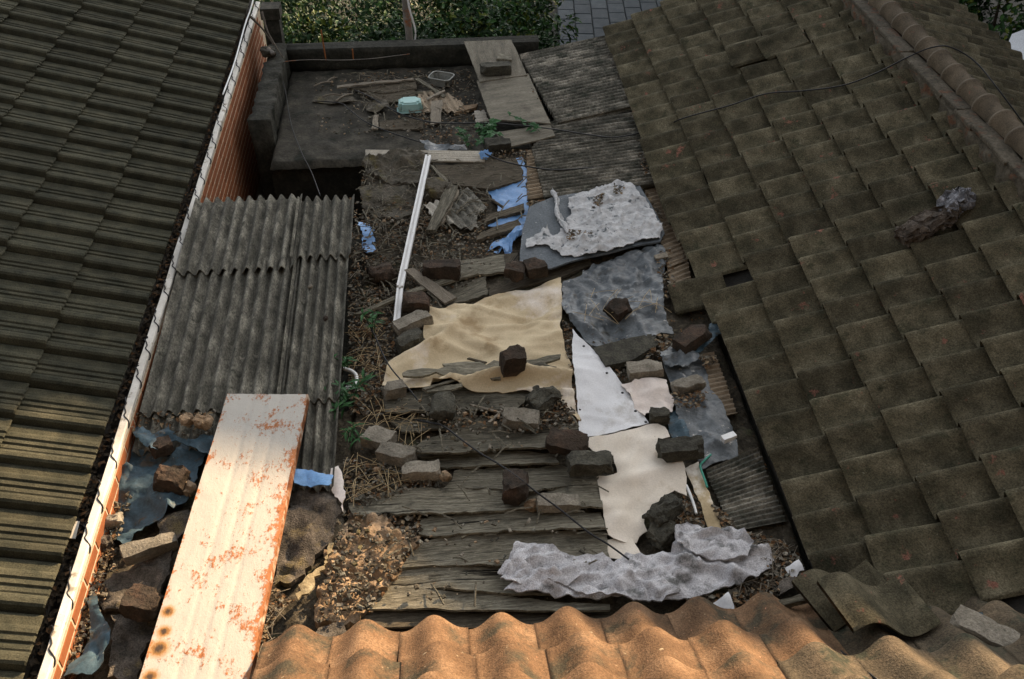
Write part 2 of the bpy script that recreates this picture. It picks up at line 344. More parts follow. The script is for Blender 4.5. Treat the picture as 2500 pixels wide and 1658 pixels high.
# ================================================================ setting
o = mesh_obj('ground', [(-80, -40, -3.0), (80, -40, -3.0), (80, 160, -3.0), (-80, 160, -3.0)], [(0, 1, 2, 3)], EARTH); tag(o, kind='structure')
pv = mesh_obj('paved_alley', [(1.4, 12.0, -2.996), (6.0, 12.0, -2.996), (7.4, 26, -2.996), (2.8, 26, -2.996)], [(0, 1, 2, 3)], CONC_D); tag(pv, kind='structure')
def block_mesh(name, a, b, h, mat, bev=.012, topz=True):
    bm = bmesh.new(); bmesh.ops.create_cube(bm, size=1)
    for v in bm.verts: v.co = Vector((v.co.x * a, v.co.y * b, v.co.z * h))
    bmesh.ops.bevel(bm, geom=[e for e in bm.edges if (not topz) or all(v.co.z > 0 for v in e.verts)], offset=bev, segments=1, affect='EDGES')
    me = bpy.data.meshes.new(name); bm.to_mesh(me); bm.free(); me.materials.append(mat); return me
pm = block_mesh('paving_stone', .285, .43, .06, PAVE)
for i in range(11):
    for j in range(17):
        y = 13.5 + j * .445 + (.22 if i % 2 else 0); x = 2.0 + i * .30 + (y - 13.5) * .1
        inst('paving_stone', pm, pv, (x, y, -2.966 + random.uniform(-.004, .004)), (0, 0, rad(-5.7) + random.uniform(-.01, .01)))

def tile_mesh(name, prof, ex, lap, lift, thick, mat, flip=False, nr=.008, curve=0.0):
    """u runs up the slope from the nose; the profile runs from the far edge to the near edge."""
    W = prof[-1][0]; n = len(prof); verts = []
    def ring(u, dz): return [(u, (p[0] if flip else W - p[0]), p[1] + lift * (1 - u / ex) + dz) for p in prof]
    verts += ring(0.0, -.007) + ring(nr, 0.0) + ring(ex + lap, 0.0) + ring(0.0, -.007) + ring(.004, -thick) + ring(ex + lap, -thick)
    F = []
    for r in (0, 1, 3, 4):
        for i in range(n - 1):
            a = r * n + i; F.append((a, a + n, a + n + 1, a + 1))
    for i in (0, n - 1): F.append((n + i, 2 * n + i, 5 * n + i, 4 * n + i))
    me = bpy.data.meshes.new(name); me.from_pydata(verts, [], F); me.materials.append(mat)
    ns = 2 * (n - 1)
    me.polygons.foreach_set('use_smooth', [nr > .009] * len(F)); me.update()
    return me

# ---------------------------------------------------------------- the house on the left
SL = rad(19); cosL, sinL = math.cos(SL), math.sin(SL)
left = empty('tiled_house', (-3.2, 6.0, -3.0))
tag(left, 'house on the left with dark ribbed tile roof, orange brick wall and white coping', 'house')
EX_L = .392 / cosL; WL = .2647
def lroof(s, y, h):                                    # s up the slope from the eave, h off the slope
    return Vector((-1.715 - s * cosL + h * sinL, y, .180 + s * sinL + h * cosL))
def plank8(name, fn, s0, s1, y0, y1, h0, h1, mat, parent):
    v = [fn(s0, y0, h0), fn(s1, y0, h0), fn(s1, y1, h0), fn(s0, y1, h0), fn(s0, y0, h1), fn(s1, y0, h1), fn(s1, y1, h1), fn(s0, y1, h1)]
    o = mesh_obj(name, v, BOXF, mat, parent)
    bm = bmesh.new(); bm.from_mesh(o.data); bmesh.ops.recalc_face_normals(bm, faces=bm.faces); bm.to_mesh(o.data); bm.free()
    return o
lr = plank8('roof', lroof, -.01, 3.4, .6, 9.8, -.11, -.06, DARK, left)
profL = [(0, -.004), (.012, .002), (.03, 0), (.055, .001), (.068, .010), (.078, .013), (.098, .013), (.104, .004), (.112, .004), (.118, .014), (.138, .015), (.144, .005), (.151, .005), (.157, .016), (.178, .017), (.185, .012), (.196, .022), (.207, .037), (.222, .041), (.244, .040), (.254, .030), (.2575, -.006)]
tl = tile_mesh('tile', profL, EX_L, .03, .026, .018, T_LEFT, flip=True)
frL = Matrix((Vector((-cosL, 0, sinL)), Vector((0, -1, 0)), Vector((sinL, 0, cosL)))).transposed()
for c in range(8):
    for j in range(30):
        p = lroof(c * EX_L, 5.796 + WL + (j - 15) * WL, -.03) + Vector((random.uniform(-.004, .004), random.uniform(-.003, .003), random.uniform(-.002, .002)))
        inst('tile', tl, lr, p, frame=frL @ Matrix.Rotation(random.uniform(-.006, .006), 3, 'Z'))
# brick wall under the eave, coping and gutter
WX = -1.61                                            # outer face of the brick wall
lw = box('wall', -1.648, WX + .0035, .6, 9.45, -3.0, .165, JOINT, left)
box('wall', -4.8, -1.66, .6, 9.43, -3.0, .03, RENDER, left)
bx = WX
bmz = block_mesh('brick', .012, .187, .054, BRICK_O, bev=.003, topz=False)
nb = 0
for r in range(15):
    z = .13 - r * .068
    if r > 11: break
    y0, y1 = (1.7, 9.3) if r < 4 else (5.6, 9.3)
    y = y0 + (.1 if r % 2 else 0)
    while y < y1:
        if nb < 298:
            inst('brick', bmz, lw, (WX + .001, y, z), (0, 0, 0)); nb += 1
        y += .2
v, f = [], []
def addbox(v, f, x0, x1, y0, y1, z0, z1):
    q = len(v); v += [(x0, y0, z0), (x1, y0, z0), (x1, y1, z0), (x0, y1, z0), (x0, y0, z1), (x1, y0, z1), (x1, y1, z1), (x0, y1, z1)]
    f += [tuple(i + q for i in t) for t in BOXF]
for r in range(15):
    z = .13 - r * .068
    for (a, b) in (() if r < 4 else ((1.7, 5.6),) if r < 12 else ((5.6, 9.3),)):
        y = a
        while y < b: addbox(v, f, WX - .005, WX + .007, y, y + .187, z - .027, z + .027); y += .2
o = mesh_obj('brick', v, f, BRICK_O, lw); tag(o, kind='stuff')
# coping: a slightly wavy white strip
v, f = [], []
N = 120
for i in range(N + 1):
    y = .7 + 8.75 * i / N; w = .006 * fr(y * 1.3, 3.1)
    for (x, z) in ((-1.645, .15), (-1.645, .208), (-1.641, .213), (WX - .002, .208), (WX + .004, .202), (WX + .004, .180)):
        v.append((x + w, y, z + .004 * fr(y * 2.0, 9.4)))
for i in range(N):
    for k in range(5):
        a = i * 6 + k; f.append((a, a + 1, a + 7, a + 6))
mesh_obj('coping', v, f, WHITE_COP, left)
# gutter full of muck between eave and coping
v, f = [], []
NX = 5
for i in range(301):
    y = .8 + 8.6 * i / 300
    for k in range(NX):
        x = -1.775 + .118 * k / (NX - 1)
        v.append((x, y, .070 + .03 * fr(x * 25, y * 18, 2) + .012 * abs(k - 2)))
for i in range(300):
    for k in range(NX - 1):
        a = i * NX + k; f.append((a, a + 1, a + NX + 1, a + NX))
mesh_obj('gutter', v, f, GUTTER, left, True)

# ---------------------------------------------------------------- the old house on the right
SR = rad(23); cosR, sinR = math.cos(SR), math.sin(SR)
right = empty('old_house', (3.3, 5.5, -3.0))
tag(right, 'old house on the right with mossy brown S-tile roof and barrel ridge', 'house')
EX_R = .2565 / cosR; WR = .2125
def rroof(s, y, h):
    return Vector((1.53 + s * cosR - h * sinR, y, .1 + .08 * math.tan(SR) + s * sinR + h * cosR))
rr = plank8('roof', rroof, .12, 1.95, 1.2, 8.72, -.11, -.085, DARK, right)
# the deck has a hole where a tile slipped: rafters below show
profR = [(0, .002), (.004, .036), (.011, .060), (.022, .071), (.036, .071), (.056, .062), (.080, .047), (.108, .030), (.14, .015), (.17, .006), (.195, .002), (.2125, .001)]
tr = tile_mesh('tile', profR, EX_R, .05, .043, .022, T_RIGHT, nr=.014)
frR = Matrix((Vector((cosR, 0, sinR)), Vector((0, 1, 0)), Vector((-sinR, 0, cosR)))).transposed()
HOLE = (0, 5)
nright = 0
for c in range(7):
    for j in range(-7, 24):
        yc = 3.712 + j * WR                             # crest line
        y = yc + .03 - WR
        if y < 2.05 or y > 8.6: continue
        s = c * EX_R; h = -.045; yaw = random.gauss(0, .008); dz = random.uniform(-.002, .002); ds = random.gauss(0, .0035)
        sag = -.04 * math.exp(-((y - 5.7) / 1.0) ** 2) if c == 0 else 0
        if (c, j) == HOLE: s -= .19; yaw = -.05; h -= .01
        if (c, j) == (0, 4): s -= .02; yaw = .03
        if (c, j) in ((0, -6), (1, -6)): s += random.uniform(-.05, .05); yaw = random.uniform(-.12, .12); dz = .015
        if (c, j) == (1, -5): s -= .05; yaw = -.06
        p = rroof(s + ds, y, h - .008 + dz)
        if sag: p.x += sag * 1.5
        inst('tile', tr, rr, p, frame=frR @ Matrix.Rotation(yaw, 3, 'Z') @ Matrix.Rotation(random.gauss(0, .006), 3, 'Y')); nright += 1
# loose tile sitting up on the slope
for (px, py, s, y, yaw, pit) in ((0, 0, 1.045, 6.90, .05, -.10), (0, 0, .80, 7.0, -.08, -.06)):
    inst('tile', tr, rr, rroof(s, y, .012), frame=frR @ Matrix.Rotation(yaw, 3, 'Z') @ Matrix.Rotation(pit, 3, 'Y'))
# far slope of the same roof, falling away beyond the ridge
RX, RZ = 3.30, .855
def froof(s, y, h):                                    # s down from the ridge
    return Vector((RX + s * cosR + h * sinR, y, RZ - s * sinR + h * cosR))
fs = plank8('roof', froof, .02, 1.80, 2.0, 9.3, -.10, -.075, DARK, right)
trf = tile_mesh('tile', profR, EX_R, .05, .034, .018, T_RIGHT, flip=True, nr=.012)
frF = Matrix((Vector((-cosR, 0, sinR)), Vector((0, -1, 0)), Vector((sinR, 0, cosR)))).transposed()
for c in range(6):
    for j in range(22):
        s = 1.83 - c * EX_R
        inst('tile', trf, fs, froof(s, 4.6 + j * WR + .002, -.05 + random.uniform(-.003, .004)), frame=frF @ Matrix.Rotation(random.gauss(0, .012), 3, 'Z'))
# walls and gable
v = [(1.62, 1.4, -3), (4.9, 1.4, -3), (4.9, 8.6, -3), (1.62, 8.6, -3), (1.62, 1.4, .03), (4.9, 1.4, .10), (4.9, 8.6, .10), (1.62, 8.6, .03), (3.3, 1.4, .74), (3.3, 8.6, .74)]
mesh_obj('wall', v, [(0, 1, 5, 8, 4), (2, 3, 7, 9, 6), (0, 4, 7, 3), (1, 2, 6, 5), (4, 8, 9, 7), (8, 5, 6, 9)], RENDER, right)
# ridge: mortar bed with broken bricks, flat bedding tiles, then barrel tiles
def rough_box(name, x0, x1, y0, y1, z0, z1, mat, parent, amp, seg):
    bm = bmesh.new(); bmesh.ops.create_cube(bm, size=1)
    bmesh.ops.subdivide_edges(bm, edges=bm.edges[:], cuts=3, use_grid_fill=True)
    for vv in bm.verts: vv.co = Vector(((x0 + x1) / 2 + vv.co.x * (x1 - x0), (y0 + y1) / 2 + vv.co.y * (y1 - y0), (z0 + z1) / 2 + vv.co.z * (z1 - z0)))
    long = [e for e in bm.edges if abs(e.verts[0].co.y - e.verts[1].co.y) > (y1 - y0) / 6]
    bmesh.ops.subdivide_edges(bm, edges=long, cuts=seg)
    for vv in bm.verts:
        c = vv.co; d = Vector((fr(c.x * 9, c.y * 9, c.z * 9 + 3), .5 * fr(c.x * 9 + 7, c.y * 9, c.z * 9), .7 * fr(c.x * 8, c.y * 8 + 5, c.z * 9)))
        vv.co = c + d * amp
    me = bpy.data.meshes.new(name); bm.to_mesh(me); bm.free(); me.materials.append(mat)
    me.polygons.foreach_set('use_smooth', [True] * len(me.polygons))
    return link(bpy.data.objects.new(name, me), parent)
rd = rough_box('ridge', 3.13, 3.44, 2.0, 8.75, .76, .905, MORTAR, right, .035, 40)
bed = block_mesh('bedding_tile', .105, .235, .022, MORTAR, bev=.005)
barrel_v, barrel_f = [], []
prof_b = [(0, .080), (.022, .082), (.032, .070), (.22, .062), (.24, .060)]     # along, radius: collar then taper
for (u, r) in prof_b:
    for k in range(13):
        a = math.pi * (-.08 + 1.16 * k / 12); barrel_v.append((math.cos(a) * r, -u, math.sin(a) * r))
for i in range(len(prof_b) - 1):
    for k in range(12):
        a = i * 13 + k; barrel_f.append((a, a + 1, a + 14, a + 13))
q = len(barrel_v)
for k in range(13):                                     # collar face thickness
    a = math.pi * (-.08 + 1.16 * k / 12); barrel_v.append((math.cos(a) * .062, 0, math.sin(a) * .062))
for k in range(12): barrel_f.append((k, q + k, q + k + 1, k + 1))
bme = bpy.data.meshes.new('ridge_tile'); bme.from_pydata(barrel_v, [], barrel_f); bme.materials.append(T_RIDGE)
bme.polygons.foreach_set('use_smooth', [True] * len(barrel_f)); bme.update()
y = 8.75
while y > 2.1:
    inst('ridge_tile', bme, rd, (3.285 + random.uniform(-.006, .006), y, .955 + random.uniform(-.004, .004)), (random.uniform(-.03, .01), random.uniform(-.06, .06), random.uniform(-.03, .03)))
    inst('bedding_tile', bed, rd, (3.17 + random.uniform(-.01, .01), y - .1, .925 + random.uniform(-.005, .005)), (random.uniform(-.04, .04), random.uniform(-.06, .02), random.uniform(-.05, .05)))
    y -= .216
# rafter that shows in the hole
box('rafter', 1.70, 1.74, 4.40, 4.85, .02, .09, WOOD_L, right)

# ---------------------------------------------------------------- the near house: clay tile eave below the camera
SN = rad(36); cosN, sinN = math.cos(SN), math.sin(SN)
near = empty('clay_tiled_house', (0.8, 0.5, -3.0))
tag(near, 'house in the foreground with sunlit wavy clay tile eave', 'house')
def nroof(s, x, h):                                    # s up the slope towards the camera
    return Vector((x, 2.43 - s * cosN + h * sinN, .175 + s * sinN + h * cosN))
v = [nroof(.03, -.70, -.06), nroof(2.0, -.70, -.06), nroof(2.0, 3.2, -.06), nroof(.03, 3.2, -.06), nroof(.03, -.70, -.10), nroof(2.0, -.70, -.10), nroof(2.0, 3.2, -.10), nroof(.03, 3.2, -.10)]
nr_ = mesh_obj('roof', v, BOXF, DARK, near)
WN = .272; EX_N = .30
profN = [(WN * 1.012 * i / 18, .062 * ((1 + math.cos(2 * math.pi * (i / 18 - .5))) / 2) ** 1.4) for i in range(19)]
tn = tile_mesh('tile', profN, EX_N, .05, .044, .024, T_NEAR, nr=.014)
tnd = tn.copy(); tnd.materials.clear(); tnd.materials.append(T_NEAR_SHADE)
frN = Matrix((Vector((0, -cosN, sinN)), Vector((1, 0, 0)), Vector((0, sinN, cosN)))).transposed()
for c in range(5):
    for j in range(12):
        x = -.80 + j * WN + (.02 if c % 2 else 0)
        s = c * EX_N + random.gauss(0, .009)
        if j >= 9 and c == 0: s += .05 + .03 * (j - 9)
        inst('tile', tnd if j + .7 * c > 8.2 else tn, nr_, nroof(s, x, -.052 + random.uniform(-.005, .006)), frame=frN @ Matrix.Rotation(random.gauss(0, .014), 3, 'Z') @ Matrix.Rotation(random.gauss(0, .012), 3, 'X'))  # right-hand columns take the tile with shade in its colour
box('wall', -.55, 3.0, -1.3, 2.0, -3.0, .05, RENDER, near)

# the tall block the photograph is taken from: it shuts off the sky behind the camera
tb = empty('apartment_block', (0.5, -4.0, -3.0)); tag(tb, 'tall rendered block behind the camera', 'building')
tbw = box('wall', -9, 10, -8, -1.35, -3, 9.5, DARKWALL, tb)
for i in range(5):
    for k in range(3):
        wz = -1.6 + k * 3.4
        if k == 1 and i == 2: continue
        wfr = box('window', -7.4 + i * 3.6, -5.9 + i * 3.6, -1.352, -1.30, wz, wz + 1.4, WHITE_COP, tb)
        box('pane', -7.3 + i * 3.6, -6.0 + i * 3.6, -1.30, -1.292, wz + .1, wz + 1.3, GLASS, wfr)
# two unseen buildings added to shade most roofs and leave a gap of sun
sb = empty('sun_blocker', (11.0, 10.0, -3.0)); tag(sb, 'unseen added building with rising kinked roof that shades the roofs', 'building')
X0, X1, Ya, Yb = 9.0, 13.0, 3.0, 17.65
def ztop(y): return 6.10 + (y - 10.68) * .29 if y < 13.3 else 6.86 + (y - 13.3) * .50  # roof line kinked to shape the shadow edge it casts
def pitched(name, ys, z0f, z1f, x0, x1, mat, parent):
    v, f = [], []
    for y in ys: v += [(x0, y, z0f(y)), (x1, y, z0f(y)), (x1, y, z1f(y)), (x0, y, z1f(y))]
    for i in range(len(ys) - 1):
        for k in range(4): f.append((i * 4 + k, i * 4 + (k + 1) % 4, i * 4 + 4 + (k + 1) % 4, i * 4 + 4 + k))
    f += [(3, 2, 1, 0), tuple(range(len(v) - 4, len(v)))]
    return mesh_obj(name, v, f, mat, parent)
pitched('wall', (Ya, 13.3, Yb), lambda y: -3.0, lambda y: ztop(y) - .1, X0, X1, RENDER, sb)
pitched('roof', (Ya - .2, 13.3, Yb), lambda y: ztop(y) - .1, ztop, X0 - .02, X1 + .2, SLATE, sb)
for k in range(2):
    for i in range(3):
        wfr = box('window', X0 - .04, X0 + .002, 6.5 + i * 3.0, 7.8 + i * 3.0, -1.8 + k * 2.9, -.5 + k * 2.9, WHITE_COP, sb)
        box('pane', X0 - .048, X0 - .04, 6.6 + i * 3.0, 7.7 + i * 3.0, -1.7 + k * 2.9, -.6 + k * 2.9, GLASS, wfr)
tw = empty('sun_blocker_tower', (9.75, 19.6, -3.0)); tag(tw, 'unseen added tower that shades the left-hand roof', 'building')  # out-of-view tower added to close off the sunlit gap
box('wall', 9.0, 10.5, 17.7, 22.0, -3.0, 13.0, RENDER, tw)
for k in range(4):
    for i in range(2):
        wfr = box('window', 8.96, 9.002, 18.0 + i * 1.8, 19.2 + i * 1.8, -1.6 + k * 3.2, -.3 + k * 3.2, WHITE_COP, tw)
        box('pane', 8.952, 8.96, 18.1 + i * 1.8, 19.1 + i * 1.8, -1.5 + k * 3.2, -.4 + k * 3.2, GLASS, wfr)

an = box('sun_blocker_annex', 9.0, 10.5, 22.1, 28.0, -3.0, 3.2, RENDER); tag(an, 'unseen added block that shades the paved alley', 'building')  # out-of-view block added to keep sun off the alley

# ---------------------------------------------------------------- the patched shed in the middle
shed = empty('patched_shed', (.4, 4.6, -3.0)); tag(shed, 'low patched shed roof between the two tiled houses, covered with dirt', 'shed')
box('wall', -.52, 1.60, 2.05, 6.70, -3.0, -.06, CONC_D, shed)
box('wall', -1.46, -.53, 2.0, 5.75, -3.0, -.06, CONC_D, shed)
def ground_sheet(name, x0, x1, y0, y1, z, amp, res, mat, parent, base=None):
    nx = int((x1 - x0) / res); ny = int((y1 - y0) / res); v, f = [], []
    for j in range(ny + 1):
        for i in range(nx + 1):
            x = x0 + (x1 - x0) * i / nx; y = y0 + (y1 - y0) * j / ny
            h = amp * (fr(x * 7, y * 7, 1.5, 6, .45))
            e = min(i, nx - i, j, ny - j)
            v.append((x, y, z + h + (base(x, y) if base else 0) - (.05 if e == 0 else 0)))
    for j in range(ny):
        for i in range(nx):
            a = j * (nx + 1) + i; f.append((a, a + 1, a + nx + 2, a + nx + 1))
    return mesh_obj(name, v, f, mat, parent, True)
def mound(x, y):
    h = 0
    for (mx, my, r, a) in MOUNDS:
        d = ((x - mx) ** 2 + (y - my) ** 2) / (r * r)
        if d < 4: h += a * math.exp(-d)
    return h
MOUNDS = [(-.42, 6.3, .25, .06), (-.1, 6.0, .3, .02), (-1.25, 2.7, .35, .03), (-.55, 3.0, .22, .03)]
ground_sheet('dirt_bed', -.53, 1.58, 2.02, 6.78, 0.0, .016, .022, SOIL, shed, mound)
ground_sheet('dirt_bed', -1.605, -.52, 1.9, 3.95, .0, .022, .022, SOIL, shed, mound)

# corrugated slate roof on the left of the shed
def corr_grid(name, A, B, C_, D, npitch, amp, thick, mat, parent, nv=14, wob=.002, edge=.006, curl=0, sub=8):
    """A near-left, B near-right, C far-right, D far-left corners; corrugations run from near to far."""
    nu = npitch * sub; verts, faces = [], []
    rs = random.random() * 50
    for layer in (0, 1):
        for j in range(nv + 1):
            t = j / nv
            for i in range(nu + 1):
                s = i / nu
                p = (A * (1 - s) + B * s) * (1 - t) + (D * (1 - s) + C_ * s) * t
                if j in (0, nv): p = p + (D - A).normalized() * edge * fr(s * 9 + rs, j, 1)
                z = amp * math.cos(2 * math.pi * npitch * s) + wob * fr(s * 3 + rs, t * 4, 2)
                verts.append((p.x, p.y, p.z + z - layer * thick))
    m = (nu + 1) * (nv + 1)
    for j in range(nv):
        for i in range(nu):
            a = j * (nu + 1) + i
            faces.append((a, a + 1, a + nu + 2, a + nu + 1)); faces.append((m + a, m + a + nu + 1, m + a + nu + 2, m + a + 1))
    rim = [(j * (nu + 1), (j + 1) * (nu + 1)) for j in range(nv)] + [(j * (nu + 1) + nu, (j + 1) * (nu + 1) + nu) for j in range(nv)]
    rim += [(i, i + 1) for i in range(nu)] + [(nv * (nu + 1) + i, nv * (nu + 1) + i + 1) for i in range(nu)]
    for a, b in rim:
        q = len(verts); verts += [verts[a], verts[b], verts[b + m], verts[a + m]]; faces.append((q, q + 1, q + 2, q + 3))
    o = mesh_obj(name, verts, faces, mat, parent, True)
    return o
cr = empty('slate_roof', (-1.05, 4.6, .10)); tag(cr, 'grey corrugated slate roof running along the orange brick wall', 'roof')
def zs(y): return .105 + (y - 3.4) * (.245 - .105) / (5.8 - 3.4)
def cs(name, x0, x1, ya, yb, n, dz, nearz=0):
    A_, B_, C2, D2 = Vector((x0, ya, zs(ya) + dz + nearz)), Vector((x1, ya, zs(ya) + dz + nearz)), Vector((x1 + .0, yb, zs(yb) + dz)), Vector((x0, yb, zs(yb) + dz))
    corr_grid(name, A_, B_, C2, D2, n, .022, .006, SLATE, cr)
cs('slate_sheet', -1.585, -.90, 4.98, 5.74, 10, .024)
cs('slate_sheet', -.925, -.56, 5.06, 5.69, 6, .034)
cs('slate_sheet', -1.585, -.87, 3.85, 5.08, 10, .004)
cs('slate_sheet', -.90, -.575, 3.87, 5.15, 6, .014)
cs('slate_sheet', -1.585, -.87, 3.62, 3.95, 10, -.012, -.02)
cs('slate_sheet', -.89, -.580, 3.30, 3.96, 6, -.006)
bx_ = box('support_beam', -1.50, -.60, 4.3, 4.38, -.05, .09, WOOD_D, cr); box('support_beam', -1.50, -.60, 5.5, 5.58, -.05, .16, WOOD_D, cr)

# ---------------------------------------------------------------- flat concrete outbuilding at the back
ob = empty('concrete_outbuilding', (-.3, 7.8, -3.0)); tag(ob, 'flat concrete outbuilding behind the shed, with low mossy parapets', 'outbuilding')
box('wall', -1.30, .80, 6.95, 8.75, -3.0, -.17, CONC_D, ob)
ground_sheet('roof_slab', -1.30, .95, 6.9, 8.62, -.125, .010, .03, CONC, ob)
rough_box('parapet', -1.30, .95, 8.60, 8.74, -.14, .075, CONC_D, ob, .012, 12)
rough_box('parapet', -1.455, -1.30, 7.25, 8.74, -1.2, .075, CONC_D, ob, .024, 14)
rough_box('ledge', -1.30, -.75, 6.30, 6.66, -.62, -.42, CONC, ob, .012, 3)
box('wall', -1.34, -.53, 5.9, 6.7, -3.0, -.60, CONC_D, ob)

# corrugated sheets between the outbuilding and the right-hand house (corrugations run across)
sr = empty('slate_lean_to', (1.1, 6.8, .0)); tag(sr, 'streaked corrugated slate sheets between the shed and the right-hand house', 'lean-to roof')
def cross_sheet(name, px, zl, n, mat, parent, amp=.021):
    """px: far-left, far-right, near-right, near-left; corrugations run left to right."""
    W = [at(p[0], p[1], z) for p, z in zip(px, zl)]
    return corr_grid(name, W[0], W[3], W[2], W[1], n, amp, .006, mat, parent, nv=10)
cross_sheet('slate_sheet', [(1268, 138), (1478, 92), (1555, 262), (1362, 305)], [.05, .10, .11, .06], 26, SLATE_R, sr)
cross_sheet('slate_sheet', [(1336, 304), (1556, 258), (1592, 345), (1300, 364)], [.045, .08, .09, .045], 9, SLATE_R, sr)
cross_sheet('slate_sheet', [(1298, 364), (1575, 322), (1612, 452), (1330, 488)], [.055, .085, .09, .06], 17, SLATE_R, sr)
cross_sheet('slate_sheet', [(1286, 374), (1306, 370), (1332, 486), (1286, 494)], [.03, .03, .03, .03], 14, SLATE_T, sr)
cross_sheet('slate_sheet', [(1560, 425), (1612, 412), (1672, 640), (1632, 655)], [.05, .05, .05, .05], 24, SLATE_T, sr, .008)
cross_sheet('slate_sheet', [(1622, 610), (1672, 590), (1690, 700), (1640, 720)], [.045, .045, .045, .045], 10, SLATE_T, sr, .008)
cross_sheet('slate_sheet', [(1700, 870), (1745, 860), (1800, 1010), (1760, 1020)], [.03, .03, .03, .03], 14, SLATE_T, sr, .008)
cross_sheet('slate_sheet', [(1722, 1150), (1850, 1095), (1920, 1275), (1790, 1300)], [.03, .035, .035, .03], 15, SLATE_R, sr, .009)
box('support_beam', .72, 1.45, 5.4, 5.5, -.3, .03, WOOD_D, sr); box('support_beam', .80, 1.45, 8.3, 8.4, -.3, .05, WOOD_D, sr); box('support_beam', .72, 1.45, 6.9, 7.0, -.3, .03, WOOD_D, sr)
box('wall', .96, 1.60, 6.72, 8.70, -3.0, -.05, CONC_D, sr)

# ================================================================ loose things on the roofs
# relief functions -------------------------------------------------
class Folds:
    """Cloth relief as real folds: many crease lines of finite length laid over a broad heave."""
    def __init__(self, heave, hs, amp, wid, ln, dens, sharp=True, ang=None, spread=1.6, sd=0.0, extra=None, pos=.72):
        self.__dict__.update(locals())
    def make(self, u0, u1, v0, v1):
        R_ = random.Random(int(self.sd * 13) + 5); A_ = (u1 - u0) * (v1 - v0); lines = []
        n = max(5, min(300, int(A_ * self.dens)))
        for _ in range(n):
            th = R_.uniform(0, math.pi) if self.ang is None else R_.gauss(self.ang, self.spread)
            k = R_.uniform(.45, 1.5)
            lines.append((R_.uniform(u0, u1), R_.uniform(v0, v1), math.cos(th), math.sin(th), R_.uniform(.4, 1.0) * self.ln, R_.uniform(.6, 1.5) * self.wid * k, R_.uniform(.35, 1.0) * self.amp * k * (1 if R_.random() < self.pos else -.8), R_.uniform(-1.2, 1.2)))
        sd, hv, hs, ex, sharp = self.sd, self.heave, self.hs, self.extra, self.sharp
        def f(u, v):
            h = hv * fr(u * hs + sd, v * hs, sd, 3, .9)
            for (cu, cv, c, s, l, w, a, kk) in lines:
                du, dv = u - cu, v - cv
                t = du * c + dv * s
                if t > l or t < -l: continue
                d = -du * s + dv * c + kk * t * t
                x = abs(d) / w
                if x > 3.2: continue
                q = 1 - (t / l) ** 2
                h += a * q * (math.exp(-x * 1.3) if sharp else math.exp(-x * x))
            return h + (ex(u, v) if ex else 0)
        return f
def crumple(a, s, sd=0.0, sharp=True):
    w = .055 / s; l = 1.3 / s
    return Folds(a * .55, s * .55, a * .26, w, l, 1.0 / (w * l) * .55, sharp, None, 1.6, sd)
def waves(a, s, sd=0.0, dx=1.0, dy=1.0, fine=.0):
    return lambda u, v: a * fr(u * s * dx + sd, v * s * dy, sd, 3, 1.0) + fine * fr(u * 30, v * 30, sd, 2)
def bow(a, ln=1.0, cup=0.0, wd=.1, n=.0015):
    sd = random.random() * 90
    return lambda u, v: a * fr(u * 2.2 / ln + sd, sd, 1, 2) + cup * (v / wd) ** 2 + n * fr(u * 9, v * 60, sd, 3)

def board(px, z, mat, label, thick=.018, jag=.012, name='plank', cat='plank', hf=None, res=.035, axis=None, group=None):
    return slab(name, px, z, thick, mat, label, cat, res=res, jag=jag, hf=hf or bow(.006), smooth=False, axis=axis, group=group)
def cloth(px, z, mat, label, hf, thick=.004, name='sheet', cat='sheet', res=.022, jag=.012, axis=0.0):
    return slab(name, px, z, thick, mat, label, cat, res=res, jag=jag, hf=hf, smooth=True, axis=axis)

def lump(name, size, mat, rough=.006, cuts=5, bevel=.25, freq=14, chips=2, parent=None):
    """A brick, block or stone: subdivided box with worn edges, chipped corners and a rough skin."""
    bm = bmesh.new(); bmesh.ops.create_cube(bm, size=2)
    bmesh.ops.subdivide_edges(bm, edges=bm.edges[:], cuts=cuts, use_grid_fill=True)
    sx, sy, sz = size[0] / 2, size[1] / 2, size[2] / 2
    sd = random.random() * 100
    cp = [(Vector((random.choice((-1, 1)) * sx, random.choice((-1, 1)) * sy, random.choice((-1, 1, 1)) * sz)), random.uniform(.25, .55) * min(sx, sy) * 1.6) for _ in range(chips)]
    for v in bm.verts:
        c = v.co; l = max(abs(c.x), abs(c.y), abs(c.z)); r = c.length
        k = 1 - bevel * (r - 1) / .732 * .35
        p = Vector((c.x * sx, c.y * sy, c.z * sz)) * k
        for q, rr in cp:
            d = (p - q).length
            if d < rr: p = p + (Vector((0, 0, 0)) - q).normalized() * (rr - d) * .75
        p += Vector((fr(p.x * freq + sd, p.y * freq, p.z * freq), fr(p.x * freq, p.y * freq + sd, p.z * freq), fr(p.x * freq, p.y * freq, p.z * freq + sd))) * rough
        v.co = p
    me = bpy.data.meshes.new(name); bm.to_mesh(me); bm.free(); me.materials.append(mat)
    me.polygons.foreach_set('use_smooth', [True] * len(me.polygons))
    try: me.set_sharp_from_angle(angle=rad(26))
    except Exception: pass
    return me
def brick(px, py, z, size, yaw, mat, label, tilt=(0, 0), name='brick', cat='brick', rough=.006, chips=3, bevel=.10, group='bricks and blocks weighing down the patched roof'):
    me = lump(name, size, mat, rough * 1.25, chips=chips + 1, bevel=bevel, cuts=7)
    tilt = (tilt[0] + random.uniform(-5, 5), tilt[1] + random.uniform(-5, 5))
    p = at(px, py, z + size[2] * .5)
    o = inst(name, me, None, p, (rad(tilt[0]), rad(tilt[1]), rad(yaw)))
    return tag(o, label, cat, group)

